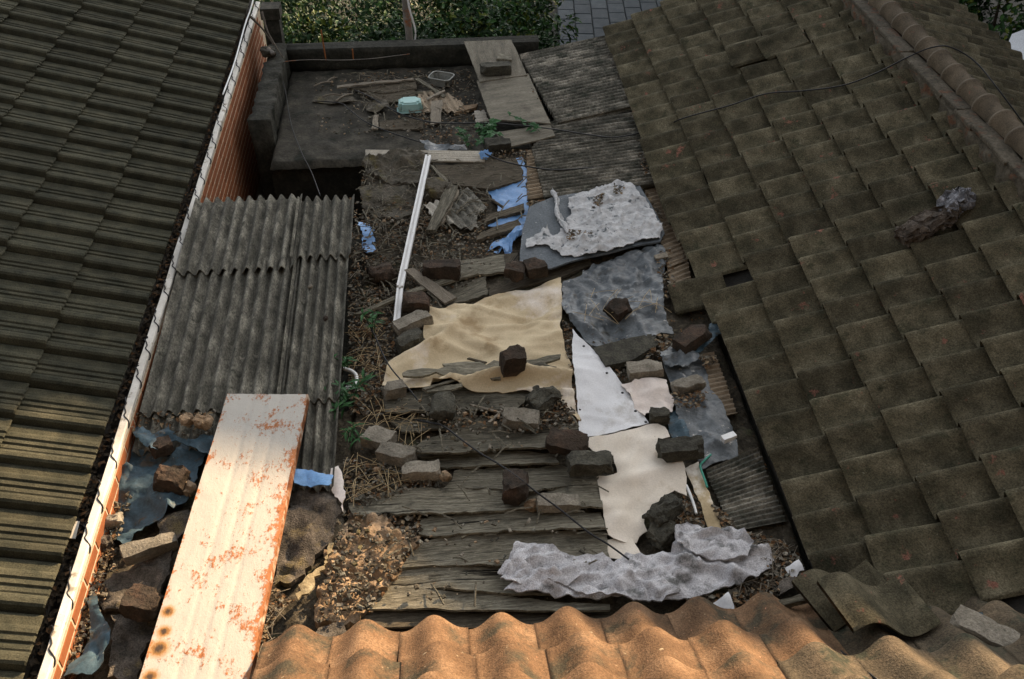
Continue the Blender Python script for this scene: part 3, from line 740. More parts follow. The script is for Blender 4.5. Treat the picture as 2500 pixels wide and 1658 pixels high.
# ---- far concrete roof litter -------------------------------------
SZ = -.11
board(Q(2, (848, 275), (1172, 272), (1278, 505), (955, 560)), [.14, .14, .10, .07], PLY, 'plywood board sloping up over the back parapet beside the hedge', name='plywood_board', cat='board', res=.05, jag=.004, thick=.012, axis=rad(90))
board(Q(2, (935, 555), (1285, 520), (1440, 850), (1030, 838)), [.05, .06, .085, .04], PLY, 'bowed weathered plywood sheet lying between concrete roof and slate sheets', name='plywood_board', cat='board', res=.05, jag=.004, thick=.012, hf=lambda u, v: .02 * math.cos(u * 3), axis=0.1)
board(Q(2, (1060, 905), (1435, 850), (1472, 925), (1145, 1010)), [.06, .08, .085, .06], PLY, 'narrow plywood piece overlapping below the bowed plywood sheet', name='plywood_board', cat='board', res=.05, jag=.006, thick=.012, axis=0.15)
board(Q(2, (1090, 360), (1170, 385), (1175, 410), (1070, 400)), .13, WOOD, 'short wooden offcut on the back plywood board', name='wood_offcut', cat='offcut')
brick(1210, 168, .085, (.26, .12, .08), 4, BRICK_D, 'dark block lying on the back plywood board', cat='block', name='block')
brick(1215, 357, .01, (.19, .12, .10), 6, BRICK_D, 'dark block tucked behind the weeds near the plywood', cat='block', name='block')
# teal tub, upside down
def tub(name, a, b, h, taper, mat, loc, yaw, lip=.012, up=False):
    bm = bmesh.new(); bmesh.ops.create_cube(bm, size=1)
    for v in bm.verts:
        k = taper if (v.co.z > 0) != up else 1
        v.co = Vector((v.co.x * a * k, v.co.y * b * k, v.co.z * h))
    vert = [e for e in bm.edges if abs(e.verts[0].co.z - e.verts[1].co.z) > h * .5]
    bmesh.ops.bevel(bm, geom=vert, offset=.025, segments=4, affect='EDGES')
    top = [f for f in bm.faces if abs(f.normal.z) > .9 and (f.calc_center_median().z > 0)]
    if up:
        r = bmesh.ops.inset_region(bm, faces=top, thickness=.012, depth=0)
        for f in top:
            for v in f.verts: v.co.z -= h * .85; v.co.x *= .93; v.co.y *= .93
    else:
        bmesh.ops.bevel(bm, geom=[e for f in top for e in f.edges], offset=.012, segments=3, affect='EDGES')
    me = bpy.data.meshes.new(name); bm.to_mesh(me); bm.free(); me.materials.append(mat)
    o = inst(name, me, None, loc, (0, 0, yaw))
    v, f = [], []
    zl = h / 2 if up else -h / 2
    pts = []
    for i in range(28):
        t = 2 * math.pi * i / 28; c_, s_ = math.cos(t), math.sin(t)
        ex = .45
        pts.append((math.copysign(abs(c_) ** ex, c_) * a / 2, math.copysign(abs(s_) ** ex, s_) * b / 2))
    for k in (0, 1):
        for (x, y) in pts:
            for (e, dz) in ((1.0, -.004), (1.0 + lip * 2 / a, -.004), (1.0 + lip * 2 / a, .004), (1.0, .004)):
                if k == 0: v.append((x * e, y * e, zl + dz + .004))
    n = 28
    for i in range(n):
        for k in range(4):
            f.append((i * 4 + k, ((i + 1) % n) * 4 + k, ((i + 1) % n) * 4 + (k + 1) % 4, i * 4 + (k + 1) % 4))
    rim = mesh_obj('rim', v, f, mat, None, True, loc=loc, rot=(0, 0, yaw)); adopt(rim, o)
    return o
tag(tub('plastic_tub', .20, .15, .085, .90, TEAL, at(1001, 255, -.07), rad(3)), 'pale teal plastic tub lying upside down on the concrete roof', 'tub')
tag(tub('plastic_basin', .19, .15, .07, .84, PLASG, at(1078, 196, -.075), rad(-25), up=True), 'small grey plastic basin full of dirt near the back parapet', 'basin')
def corr_bit(px, z, pitch, ang, mat, label, amp=.010, name='slate_fragment', thick=.006, jag=.02):
    return slab(name, px, z, thick, mat, label, 'slate fragment', res=pitch / 6, hf=lambda u, v: amp * math.cos(2 * math.pi * v / pitch), axis=ang, jag=jag)
corr_bit(Q(2, (530, 640), (600, 622), (760, 650), (845, 722), (790, 772), (700, 748), (610, 768), (575, 760)), -.09, .062, rad(104), SLATE_T, 'broken corrugated slate fragment beside the teal tub')
corr_bit(Q(2, (920, 770), (985, 755), (1030, 830), (930, 842)), -.06, .05, rad(8), SLATE_L, 'small pale corrugated fragment poking out left of the plywood')
board(Q(2, (625, 690), (702, 682), (690, 835), (615, 850)), [-.06, -.06, -.09, -.09], WOOD_L, 'short tan board leaning on the slate fragment by the tub', name='board', cat='board', thick=.01)
board(Q(2, (785, 768), (835, 722), (942, 712), (930, 735)), -.09, SAND, 'flat tan stone slab right of the slate fragment', name='stone_slab', cat='stone', thick=.03)
board(Q(2, (238, 785), (266, 785), (256, 882), (213, 882)), -.10, WOOD_L, 'short pale plank standing alone on the concrete roof left of the tub', thick=.015)
board(Q(2, (512, 535), (535, 525), (725, 650), (705, 665)), -.07, WOOD, 'thin grey lath pointing at the grey basin', name='lath', cat='lath', thick=.012)
board(Q(2, (590, 670), (715, 612), (720, 622), (600, 682)), -.06, WOOD_L, 'thin lath crossing over the slate fragment', name='lath', cat='lath', thick=.01)
board(Q(2, (60, 605), (500, 528), (530, 545), (520, 605), (300, 635)), -.09, WOOD_D, 'wide dark board along the back parapet', thick=.02, name='board', cat='board')
board(Q(2, (-20, 585), (500, 530), (505, 540), (-20, 600)), -.065, WOOD_L, 'long thin lath lying on the wide dark board at the back', name='lath', cat='lath', thick=.012)
board(Q(2, (130, 640), (510, 600), (520, 660), (330, 700)), -.10, WOOD_D, 'dark flat board in the middle of the concrete roof', thick=.015, name='board', cat='board')
board(Q(2, (-170, 660), (60, 640), (120, 690), (-60, 705), (-190, 690)), -.10, FELT_D, 'tattered dark roofing felt scrap on the concrete roof', name='felt_scrap', cat='felt', hf=crumple(.02, 8), thick=.006)
board(Q(2, (150, 690), (320, 680), (340, 740), (250, 770), (180, 745)), -.09, FELT_D, 'crumpled brown rag left of the teal tub', name='rag', cat='rag', hf=crumple(.05, 9), thick=.006)
board(Q(2, (270, 830), (560, 800), (570, 880), (280, 885)), -.105, WOOD_D, 'dark board lying flat in front of the teal tub', name='board', cat='board', thick=.012)
for (pts, lab) in ((((-180, 590), (-60, 560)), 'thin stick near the far left corner of the concrete roof'), (((-120, 660), (10, 650)), 'broken stick on the felt scrap'), (((-30, 690), (90, 640)), 'forked twig beside the felt scrap'), (((-90, 560), (-20, 530)), 'short stick by the left parapet')):
    a, b = [at(*Q(2, p)[0], -.09) for p in pts]
    tag(ropemesh('stick', [a, (a + b) / 2 + Vector((0, .01, .01)), b], .007, WOOD_L, sides=5), lab, 'stick')
cloth(Q(2, (545, 965), (640, 975), (740, 1000), (850, 990), (870, 1020), (700, 1030), (590, 1020)), .0, TARP_G, 'crumpled pale plastic scrap at the front edge of the concrete roof', crumple(.05, 9, 3), name='plastic_scrap', cat='plastic')

# ---- upper debris field --------------------------------------------
corr_grid_w = [at(*p, .055) for p in Q(2, (175, 1102), (990, 1112), (985, 1040), (175, 1030))]
o = corr_grid('slate_sheet', corr_grid_w[0], corr_grid_w[3], corr_grid_w[2], corr_grid_w[1], 5, .009, .006, SLATE_L, None)
tag(o, 'pale corrugated sheet peeking out above the moss-covered rubble', 'slate sheet')
cloth(Q(2, (172, 1085), (300, 1065), (400, 1035), (440, 1022), (560, 1036), (600, 1050), (615, 1100), (600, 1200), (560, 1260), (300, 1240), (190, 1190)), .075, FELT_D, 'shaggy dark moss and rotten felt heap beside the white pole', crumple(.10, 7, 8), name='felt_heap', cat='felt', thick=.05, res=.018, jag=.03)
cloth(Q(2, (140, 1280), (330, 1265), (560, 1265), (570, 1400), (520, 1460), (400, 1500), (250, 1470), (150, 1400)), .045, FELT_D, 'flat dark roofing felt left of the white pole', waves(.03, 4, 2, fine=.005), name='roofing_felt', cat='felt', thick=.012, jag=.02)
board(Q(2, (650, 1130), (900, 1105), (1200, 1083), (1255, 1170), (1235, 1235), (1005, 1290), (760, 1250), (690, 1190)), [.05] * 8, WOOD_D, 'wide weathered plank right of the top of the white pole', thick=.02, jag=.02, axis=rad(6))
BT = Q(2, (1205, 1090), (1245, 1078), (1280, 1215), (1282, 1400), (1258, 1568)) + Q(5, (1250, 45), (1190, 110), (1140, 190), (1090, 150), (1010, 172), (1030, 140), (1130, 80), (1190, 20)) + Q(2, (1010, 1545), (1110, 1480), (1005, 1300), (1180, 1260))
cloth(BT, .025, TARP_B, 'torn light blue tarp under the planks left of the grey mat', crumple(.035, 7, 5), name='tarp', cat='tarp', jag=.02, thick=.003)
cloth(Q(5, (1130, 90), (1200, 30), (1252, 5), (1250, 60), (1180, 120), (1150, 192), (1110, 150), (1050, 160)), .05, TARP_B, 'twisted end of the blue tarp below the planks', crumple(.08, 10, 6), name='tarp', cat='tarp', jag=.01, thick=.003, res=.014)
cloth(Q(5, (140, -10), (205, 0), (232, 80), (226, 192), (172, 188), (148, 100)), .03, TARP_B, 'ragged strip of blue tarp beside the slate roof edge', crumple(.05, 9, 16), name='tarp', cat='tarp', jag=.03, thick=.003, res=.016)
cloth(Q(2, (950, 1040), (1010, 1035), (1040, 1060), (1000, 1080), (965, 1068)), .09, TARP_B, 'tiny knot of blue plastic at the end of the pale corrugated sheet', crumple(.07, 16, 4), name='plastic_scrap', cat='plastic', res=.012, thick=.003)
board(Q(2, (1000, 1470), (1258, 1388), (1262, 1432), (1100, 1480), (985, 1520)), .05, WOOD_D, 'plank lying across the blue tarp', thick=.025)
board(Q(2, (960, 1590), (1215, 1498), (1240, 1535), (1180, 1570), (930, 1640)), .055, WOOD_D, 'lower plank lying across the blue tarp', thick=.025)
corr_bit(Q(2, (570, 1392), (650, 1372), (700, 1350), (690, 1500), (640, 1500)), .05, .055, rad(118), SLATE_L, 'light end of broken corrugated slate left of the diagonal plank')
corr_bit(Q(2, (790, 1320), (860, 1290), (900, 1296), (1006, 1425), (960, 1445), (935, 1470), (945, 1550), (885, 1568), (740, 1525), (730, 1450)), .06, .055, rad(112), SLATE_R, 'grey broken corrugated slate right of the diagonal plank', jag=.012)
board(Q(2, (738, 1250), (806, 1272), (780, 1345), (655, 1570), (588, 1570)), [.10, .10, .095, .085, .085], WOOD, 'diagonal grey plank lying over the broken corrugated slate', thick=.025, jag=.006)
board(Q(2, (806, 1290), (815, 1315), (705, 1520), (680, 1530)), [.08, .08, .07, .07], WOOD_L, 'thin split strip beside the diagonal grey plank', name='lath', cat='lath')
board(Q(2, (612, 1120), (640, 1135), (745, 1235), (712, 1250)), .08, WOOD, 'short slanting plank at the top right of the white pole', jag=.004)
a, b = at(*Q(2, (918, 1290))[0], .08), at(*Q(2, (1115, 1418))[0], .06)
tag(ropemesh('stick', [a, (a + b) / 2, b], .010, WOOD_D, sides=5), 'brown stick pointing at the plank on the blue tarp', 'stick')
me = lump('cloth_ball', (.26, .22, .14), FELT_D, .02, bevel=1.6, freq=9)
tag(inst('cloth_ball', me, None, at(1062, 462, .07)), 'dark rounded lump of matted cloth beside the white pole', 'cloth')
# white plastic pole in two lengths, kinked
def angle_bar(name, A, B, w, h, mat, parent=None):
    d = (B - A).normalized(); s = d.cross(Vector((0, 0, 1))).normalized(); u = s.cross(d)
    sec = [(-w, 0), (-w, h), (-w * .35, h), (-w * .35, h * .55), (w * .2, h * .55), (w * .2, h * .9), (w, h * .9), (w, 0)]
    v, f = [], []
    for P in (A, B):
        for (x, z) in sec: v.append(P + s * x + u * z)
    n = len(sec)
    for i in range(n): f.append((i, (i + 1) % n, n + (i + 1) % n, n + i))
    f += [tuple(reversed(range(n))), tuple(range(n, 2 * n))]
    return mesh_obj(name, v, f, mat, parent)
P0, P1, P2 = at(1046, 386, .13), at(977, 706, .075), at(969, 792, .05)
pole = angle_bar('white_pole', P1, P0, .020, .03, WHITEP); tag(pole, 'long white plastic channel pole lying across the rubble', 'pole')
angle_bar('lower_length', P2, P1 + (P2 - P1).normalized() * .01 - Vector((0, 0, .006)), .019, .026, WHITEP, pole)
board(Q(5, (440, 302), (500, 286), (798, 490), (716, 532)), [.115, .115, .06, .06], WOOD_L, 'short tan plank crossing the white pole, on top of the crossed pair', jag=.003, thick=.016)
board(Q(5, (88, 600), (420, 455), (935, 296), (947, 322), (440, 480), (150, 606)), [.07, .08, .08, .08, .07, .06], WOOD, 'long narrow plank under the short tan one, across the white pole', jag=.004, thick=.016)
board(Q(5, (690, 265), (830, 240), (1208, 190), (1215, 262), (1120, 318), (820, 352), (720, 340)), .045, WOOD, 'wide grey plank above the crossed planks', jag=.014)
board(Q(5, (640, 440), (1000, 345), (1010, 470), (900, 500), (640, 580)), .03, WOOD, 'wide weathered plank beneath the crossed pair of planks', jag=.02)
board(Q(5, (1015, 440), (1430, 305), (1700, 228), (1722, 268), (1510, 352), (1020, 480)), .03, WOOD_D, 'long dark board just above the beige sheet', jag=.006)
board(Q(5, (1120, 200), (1215, 190), (1215, 245), (1130, 262)), .05, WOOD_D, 'short board end beside the grey mat corner', jag=.01)

# ---- grey mat with tattered white sheet -----------------------------
MATP = [(1293, 507), (1345, 483), (1440, 466), (1530, 452), (1562, 455), (1590, 500), (1612, 540), (1623, 568), (1612, 588), (1434, 628), (1345, 655), (1285, 660), (1268, 640), (1275, 560)]
slab('rubber_mat', MATP, .095, .012, MATDK, 'dark grey rubber mat with rounded corner beside the slate sheets', 'mat', res=.05, hf=waves(.02, 2.5, 3), jag=.003, axis=0.1)
WS = Z6(1250, 350, (545, 650), (620, 700), (640, 760), (650, 960), (720, 1080), (800, 1000), (780, 860), (770, 760), (900, 700), (1110, 620), (1260, 590), (1400, 540), (1520, 545), (1630, 565), (1740, 700), (1830, 820), (1960, 990), (2060, 1200), (2000, 1300), (1540, 1420), (1100, 1540), (680, 1560), (560, 1500), (500, 1420), (350, 1400), (200, 1450), (190, 1330), (400, 1240), (480, 1180), (560, 1260), (640, 1240), (700, 1170), (610, 1050), (590, 800))
ws_relief = Folds(.02, 2.5, .020, .010, .14, 420, True, None, 1, 3.0, lambda u, v: .012)
slab('tattered_sheet', WS, .104, .004, MATWH, 'tattered wrinkled whitish sheet spread on the dark grey mat', 'sheet', res=.0125, hf=ws_relief, jag=.015, axis=0.1)
ropemesh_r = [at(*p, .135) for p in Z6(1250, 350, (545, 655), (600, 740), (610, 900), (640, 1020), (720, 1110), (760, 1230))]
tag(ropemesh('sheet_roll', ropemesh_r, lambda t: .012 + .006 * math.sin(t * 17), MATWH, sides=8), 'rolled-up edge of whitish sheet on the left of the mat', 'sheet')

# ---- grey tarp with red brick -----------------------------------------
GT = Q(5, (1525, 385), (1640, 350), (1735, 262), (1990, 190), (2195, 130), (2240, 225), (2200, 380), (2212, 560), (2282, 742), (2140, 770), (1960, 800), (1745, 822), (1690, 792), (1560, 650), (1515, 540))
cloth(GT, .055, TARP_G, 'crumpled grey plastic tarp under a lone red brick', crumple(.075, 6, 21), name='tarp', cat='tarp', res=.016, jag=.012)
# ---- beige sheet
BS = Q(5, (600, 590), (660, 575), (870, 520), (1280, 420), (1512, 345), (1518, 580), (1502, 690), (1548, 870), (1606, 1010), (1582, 1080), (1642, 1350), (1560, 1260), (1500, 1180), (1300, 1150), (900, 1140), (830, 1130), (500, 1140), (290, 1100), (340, 930), (400, 890), (560, 862), (570, 740))
def bs_extra(u, v):
    return .085 * math.exp(-((v + .27 - .045 * math.sin(u * 5 + 1)) / .032) ** 2) * (1 if u > -.35 else .3) + .06 * max(0, u - .34)
_b2 = Folds(0, 2, .010, .010, .22, 60, True, .1, .6, 4.0).make(-.55, .55, -.5, .5)
bs_relief = Folds(.034, 2.2, .030, .026, .40, 48, False, .12, .35, 3.0, lambda u, v: bs_extra(u, v) + _b2(u, v))
slab('vinyl_sheet', BS, .055, .004, BEIGE, 'large beige vinyl flooring sheet held down by dark brick', 'sheet', res=.018, hf=bs_relief, jag=.006, axis=0.0)
# ---- white, pale and cream sheets
WV = Q(5, (1590, 715), (1660, 790), (1760, 880), (1832, 950), (1950, 1110), (2100, 1330), (2112, 1352), (1950, 1395), (1660, 1460), (1632, 1465), (1628, 1290), (1602, 1000), (1588, 900))
wv_ = slab('vinyl_sheet', WV, .06, .003, WHITEV, 'narrow triangular white sheet right of the beige one', 'sheet', res=.02, hf=Folds(.022, 2.4, .010, .012, .25, 60, True, None, 1, 7.0), jag=.004)
wv = wv_
EYE_ME = None
for (cx_, cy_) in ((1666, 826), (1824, 1010), (1930, 1145), (2020, 1270), (2090, 1345)):
    p = at(*Q(5, (cx_, cy_))[0], .078)
    if EYE_ME is None: EYE_ME = lump('eyelet', (.016, .012, .008), BLACK, .001, cuts=2, bevel=1)
    inst('eyelet', EYE_ME, wv, p)
PV = Q(5, (1920, 1082), (1990, 1090), (2060, 1065), (2232, 1048), (2242, 1120), (2284, 1200), (2272, 1270), (2180, 1262), (2105, 1272), (2085, 1300), (2010, 1220), (1960, 1130))
slab('vinyl_scrap', PV, .07, .004, PINKV, 'small pale stained sheet curling between white sheet and bricks', 'sheet', res=.018, hf=Folds(.03, 5, .018, .014, .12, 160, True, None, 1, 8.0), jag=.01)
CV = Z6(1400, 1040, (120, 165), (400, 125), (700, 70), (1000, 0), (1150, -20), (1250, 20), (1290, 75), (1320, 155), (1175, 210), (1150, 425), (1300, 465), (1480, 490), (1525, 600), (1552, 960), (1380, 890), (1260, 960), (1110, 1095), (975, 1205), (965, 1330), (1010, 1430), (905, 1490), (870, 1560), (700, 1580), (480, 1500), (430, 1330), (385, 1080), (335, 800), (318, 665), (450, 655), (600, 625), (560, 480), (548, 380), (260, 325), (140, 230))
slab('vinyl_sheet', CV, .062, .004, CREAM, 'cream vinyl sheet running down to the grey quilt', 'sheet', res=.02, hf=Folds(.030, 2.6, .016, .028, .26, 45, False, None, 1, 9.0), jag=.004, axis=-.6)
slab('vinyl_scrap', Q(8, (1820, 612), (1900, 595), (2000, 608), (2072, 752), (2040, 768), (1840, 738)), .055, .004, CREAM, 'small cream triangle of vinyl at the top edge of the quilt', 'sheet', res=.02, hf=waves(.01, 4), jag=.004)
CS = Z6(1400, 1040, (1525, 570), (1600, 530), (1710, 488), (1760, 640), (1832, 860), (1905, 1055), (1960, 1250), (2045, 1440), (1840, 1430), (1760, 1140), (1700, 1000), (1640, 800))
slab('vinyl_strip', CS, .05, .004, STAINV, 'narrow brown-stained white strip beside the fine corrugated sheet', 'sheet', res=.02, hf=waves(.012, 4), jag=.006)
tag(ropemesh('plastic_edge', [at(*p, .06) for p in Z6(1400, 1040, (1880, 390), (1760, 500), (1735, 560), (1790, 720), (1830, 840))], .006, GRN_EDGE, sides=6), 'green plastic edging strip curving along the stained strip', 'edging')
tag(ropemesh('plastic_strip', [at(*p, .065) for p in Z6(1400, 1040, (1540, 810), (1590, 920), (1640, 1060), (1680, 1200))], .007, WHITEP, sides=5), 'thin bent white plastic strip beside the broken block', 'strip')
# ---- dirty grey tarp on the right
RT = [(1625, 862), (1640, 848), (1690, 868), (1716, 880), (1728, 920), (1762, 985), (1800, 1072), (1803, 1108), (1715, 1143), (1690, 1090), (1655, 1025), (1640, 960), (1620, 900)]
cloth(RT, .05, TARP_G, 'dirty grey plastic sheet strewn with leaves near the tiled eave', crumple(.045, 7, 33), name='tarp', cat='tarp', res=.016)
cloth([(1630, 1010), (1655, 1000), (1690, 1075), (1650, 1085), (1632, 1050)], .045, TARP_DB, 'dark blue plastic under the dirty grey sheet', crumple(.04, 8, 3), name='tarp', cat='tarp', res=.016)
cloth([(1610, 862), (1650, 848), (1700, 866), (1704, 882), (1680, 896), (1640, 905), (1618, 890)], .085, TARP_G, 'bunched roll of grey plastic beneath the tilted red brick', crumple(.09, 8, 13), name='tarp', cat='tarp', res=.015)
cloth([(1735, 792), (1752, 790), (1765, 812), (1745, 828), (1700, 862), (1690, 858), (1725, 825)], .10, TARP_DB, 'bluish plastic shred at the tiled eave above the red brick', crumple(.05, 12, 23), name='plastic_scrap', cat='plastic', res=.013)
# dark flat paving slab with tile pattern
slab('concrete_slab', Z6(1400, 780, (270, 385), (700, 270), (1100, 190), (1175, 335), (820, 545), (440, 632)), .075, .04, BRICK_D, 'long dark flat concrete slab below the crumpled grey tarp', 'slab', res=.04, hf=waves(.004, 6), jag=.006)

# ---- rows of weathered planks ------------------------------------------
def plankrow(px, zfar, znear, label, cup=.012, mat=WOOD, jag=.016, split=None):
    W = [at(p[0], p[1], .05) for p in px]
    ym = sum(w.y for w in W) / len(W); ya, yb = min(w.y for w in W), max(w.y for w in W)
    z = [znear + (zfar - znear) * (w.y - ya) / (yb - ya + 1e-6) for w in W]
    return slab('plank', px, z, .014, mat, label, 'plank', res=.028, jag=jag, hf=bow(.014, 1.0, cup, .09, .003), smooth=False, axis=random.uniform(-.03, .03), group='weathered planks across the middle of the roof')
plankrow(Q(5, (300, 1182), (500, 1152), (920, 1122), (1325, 1142), (1260, 1215), (1180, 1280), (800, 1250), (620, 1290), (310, 1290)), .03, .075, 'grey plank tucked under the lower edge of the beige sheet', mat=WOOD)
plankrow(Q(5, (340, 1330), (800, 1290), (1100, 1330), (1120, 1380), (700, 1400), (420, 1420)), .02, .05, 'narrow grey plank among the straw below the rounded block')
plankrow(Q(5, (560, 1480), (800, 1400), (1100, 1372), (1440, 1400), (1560, 1340), (1640, 1400), (1620, 1440), (1440, 1540), (1050, 1532), (820, 1575), (520, 1570)), .03, .085, 'broad split plank left of the sooty red bricks')
plankrow(Q(8, (510, 20), (850, -10), (1320, 20), (1480, 40), (1500, 105), (1320, 100), (850, 118), (690, 110)), .02, .06, 'cracked plank behind the grey cement brick')
plankrow(Q(8, (780, 150), (1100, 112), (1180, 140), (1320, 130), (1520, 110), (1760, 165), (1770, 205), (1320, 315), (1000, 258), (700, 270)), .02, .06, 'lifted grey plank around the sooty upright brick')
plankrow(Q(8, (60, 330), (380, 285), (900, 255), (1360, 300), (1770, 205), (1795, 425), (1200, 405), (900, 440), (95, 452)), .035, .075, 'long silvery plank reaching left to the tan rubble')
plankrow(Q(8, (540, 575), (555, 480), (900, 436), (1200, 420), (1785, 428), (1812, 555), (900, 578), (640, 596)), .03, .08, 'smooth grey plank with raised lip under the thin black wire')
plankrow(Q(8, (395, 808), (540, 650), (870, 590), (1815, 570), (1842, 745), (1840, 790), (1120, 795), (640, 786)), .03, .08, 'broad plank running under the left end of the quilt', jag=.008)
plankrow(Q(8, (305, 948), (430, 815), (1110, 800), (1500, 850), (1500, 1000), (1100, 985), (640, 950)), .025, .075, 'broad plank left of the quilt corner', jag=.008)
plankrow(Q(8, (180, 1092), (300, 958), (1100, 990), (1240, 1022), (1845, 1065), (1842, 1112), (1400, 1108), (600, 1085)), .025, .08, 'curved plank just above the clay tile eave', jag=.006)
plankrow(Q(8, (140, 1180), (190, 1105), (1000, 1115), (1842, 1118), (1842, 1210), (300, 1215)), .01, .04, 'lowest dark plank half hidden by the clay tile eave', mat=WOOD_D, jag=.004)
# splintered shards over the beige sheet
board(Q(5, (425, 1012), (460, 990), (720, 965), (700, 945), (860, 930), (1100, 935), (1100, 1050), (960, 1052), (700, 1020), (430, 1028)), .105, WOOD, 'splintered grey plank lying on the beige sheet left of the dark brick', jag=.03, thick=.014, name='splintered_plank')
board(Q(5, (1260, 922), (1340, 915), (1510, 878), (1505, 905), (1400, 940), (1480, 965), (1485, 992), (1265, 1002)), .105, WOOD, 'splintered plank end right of the dark brick on the beige sheet', jag=.02, thick=.014, name='splintered_plank')
board(Q(5, (868, 905), (885, 900), (1005, 930), (985, 938)), .105, WOOD_D, 'small dark splinter lying on the beige sheet', jag=.004, name='splinter', cat='splinter', thick=.01)
board(Q(5, (560, 1115), (640, 1095), (830, 1075), (840, 1100), (760, 1125), (600, 1140)), .12, WOOD, 'grey splinter at the lower edge of the beige sheet', jag=.012, name='splinter', cat='splinter', thick=.012)
board(Q(5, (565, 1110), (815, 1042), (820, 1050), (580, 1125)), .13, WOOD, 'thin long splinter over the fold of the beige sheet', jag=.004, name='splinter', cat='splinter', thick=.008)
board(Q(5, (885, 1225), (900, 1222), (1100, 1275), (1090, 1285)), .09, WOOD_L, 'pale splinter pointing at the loose brick', jag=.003, name='splinter', cat='splinter', thick=.008)
board(Q(5, (1010, 1345), (1105, 1262), (1120, 1268), (1030, 1352)), .085, WOOD_L, 'short slanted splinter left of the loose brick', jag=.003, name='splinter', cat='splinter', thick=.01)
board(Q(5, (782, 1345), (840, 1258), (855, 1262), (800, 1350)), .08, WOOD, 'short splinter standing by the rounded block', jag=.003, name='splinter', cat='splinter', thick=.01)

# ---- bricks and blocks ---------------------------------------------------
CB = (.195, .095, .06)
brick(933, 668, .02, (.17, .15, .10), 20, BRICK_R, 'dark round-cornered lump left of the white pole', cat='rubble', name='rubble_lump', rough=.014, bevel=.9)
brick(1078, 658, .07, (.235, .10, .09), -4, BRICK_R, 'long dark brick right of the white pole, above the crossed planks', chips=3)
brick(1256, 664, .07, (.12, .11, .085), -10, BRICK_R, 'left one of two dark half bricks below the grey mat')
brick(1307, 655, .08, (.125, .11, .085), 12, BRICK_R, 'right one of two dark half bricks below the grey mat')
brick(1016, 738, .07, (.16, .11, .075), -8, BRICK_R, 'reddish brown brick on the lower end of the crossed planks')
brick(1006, 787, .06, (.215, .10, .065), 28, BRICK_G, 'grey paver slanting against the top left corner of the beige sheet', chips=1)
brick(1000, 834, .05, (.15, .11, .08), 20, BRICK_D, 'dark broken block at the left edge of the beige sheet', rough=.010, chips=4)
brick(1252, 882, .115, (.125, .10, .145), 8, BRICK_R, 'dark brick standing upright on the beige sheet', tilt=(4, 6), chips=3)
brick(1510, 753, .08, (.135, .115, .07), 38, BRICK_R, 'lone red brick on the crumpled grey tarp', tilt=(6, 0))
brick(962, 952, .07, (.11, .075, .065), 14, BRICK_G, 'small brown half brick at the lower left corner of the beige sheet', chips=3)
brick(1082, 995, .06, (.13, .17, .10), -6, BRICK_D, 'big rounded block on the grey plank below the beige sheet', bevel=.7, rough=.010, cat='block', name='block')
brick(1326, 973, .08, (.15, .16, .07), 18, BRICK_D, 'angular broken block at the lower right of the beige sheet', rough=.016, chips=5, cat='block', name='block')
brick(1272, 1023, .07, (.19, .10, .06), -14, BRICK_G, 'loose grey brick between the two broken blocks', chips=1)
brick(925, 1072, .04, (.15, .11, .065), -28, BRICK_G, 'upper left one of three grey cement bricks by the straw', chips=0)
brick(968, 1110, .05, (.185, .10, .065), -24, BRICK_G, 'middle one of three grey cement bricks by the straw', chips=0)
brick(1028, 1150, .05, (.185, .085, .065), -1, BRICK_G, 'lowest one of three grey cement bricks by the straw', chips=1)
brick(1086, 1163, .05, (.06, .05, .04), 10, SAND, 'small tan stone right of the lowest cement brick', cat='stone', name='stone', rough=.01, bevel=.8)
brick(1385, 1082, .08, (.20, .12, .07), -16, BRICK_R, 'sooty red brick above the dark chipped block', rough=.008, chips=3)
brick(1440, 1130, .085, (.22, .10, .075), 2, BRICK_D, 'dark chipped block at the left neck of the cream sheet', rough=.012, chips=3, cat='block', name='block')
brick(1258, 1190, .07, (.115, .15, .10), -8, BRICK_R, 'sooty brick standing in the middle of the planks', rough=.008, chips=3, tilt=(-8, 0))
brick(1362, 1228, .07, (.20, .075, .05), -2, BRICK_G, 'pale cement brick right of the sooty brick on the planks', chips=1)
brick(1300, 1232, .06, (.06, .06, .04), 30, SAND, 'crumbled tan mortar piece left of the pale cement brick', cat='stone', name='stone', rough=.012, bevel=.8)
brick(1663, 1096, .085, (.225, .10, .075), 1, BRICK_D, 'dark long block on the right shoulder of the cream sheet', rough=.008, chips=3, cat='block', name='block')
brick(1622, 1245, .08, (.17, .10, .06), 32, BRICK_D, 'rough dark block at the narrow end of the cream sheet', rough=.016, chips=4, tilt=(0, -8), cat='block', name='block')
brick(1618, 1300, .05, (.13, .09, .055), 40, BRICK_D, 'dark rubble block just above the quilt', rough=.016, chips=3, cat='block', name='block')
brick(1575, 904, .06, (.19, .095, .065), 4, BRICK_G, 'tan cement brick right of the white sheet', chips=1)
brick(1680, 940, .055, (.185, .085, .065), 10, BRICK_G, 'weathered brick on the dirty grey sheet by the eave', rough=.008, bevel=.5)
brick(1690, 826, .10, (.21, .11, .075), 34, BRICK_R, 'tilted red-brown brick resting against the tiled eave', tilt=(-10, -6))
brick(1611, 1015, .06, (.10, .07, .06), -6, BRICK_D, 'small dark half brick below the pale stained scrap')
brick(1779, 1068, .08, (.075, .035, .03), 20, WHITEP, 'small white plastic block on the grey sheet by the eave', cat='plastic block', name='plastic_block', rough=.001, chips=0)
board([(1596, 624), (1628, 615), (1632, 627), (1602, 633)], .09, WOOD_L, 'small pale wood chip beside the grey mat corner', name='wood_chip', cat='wood chip', jag=.002, thick=.012)
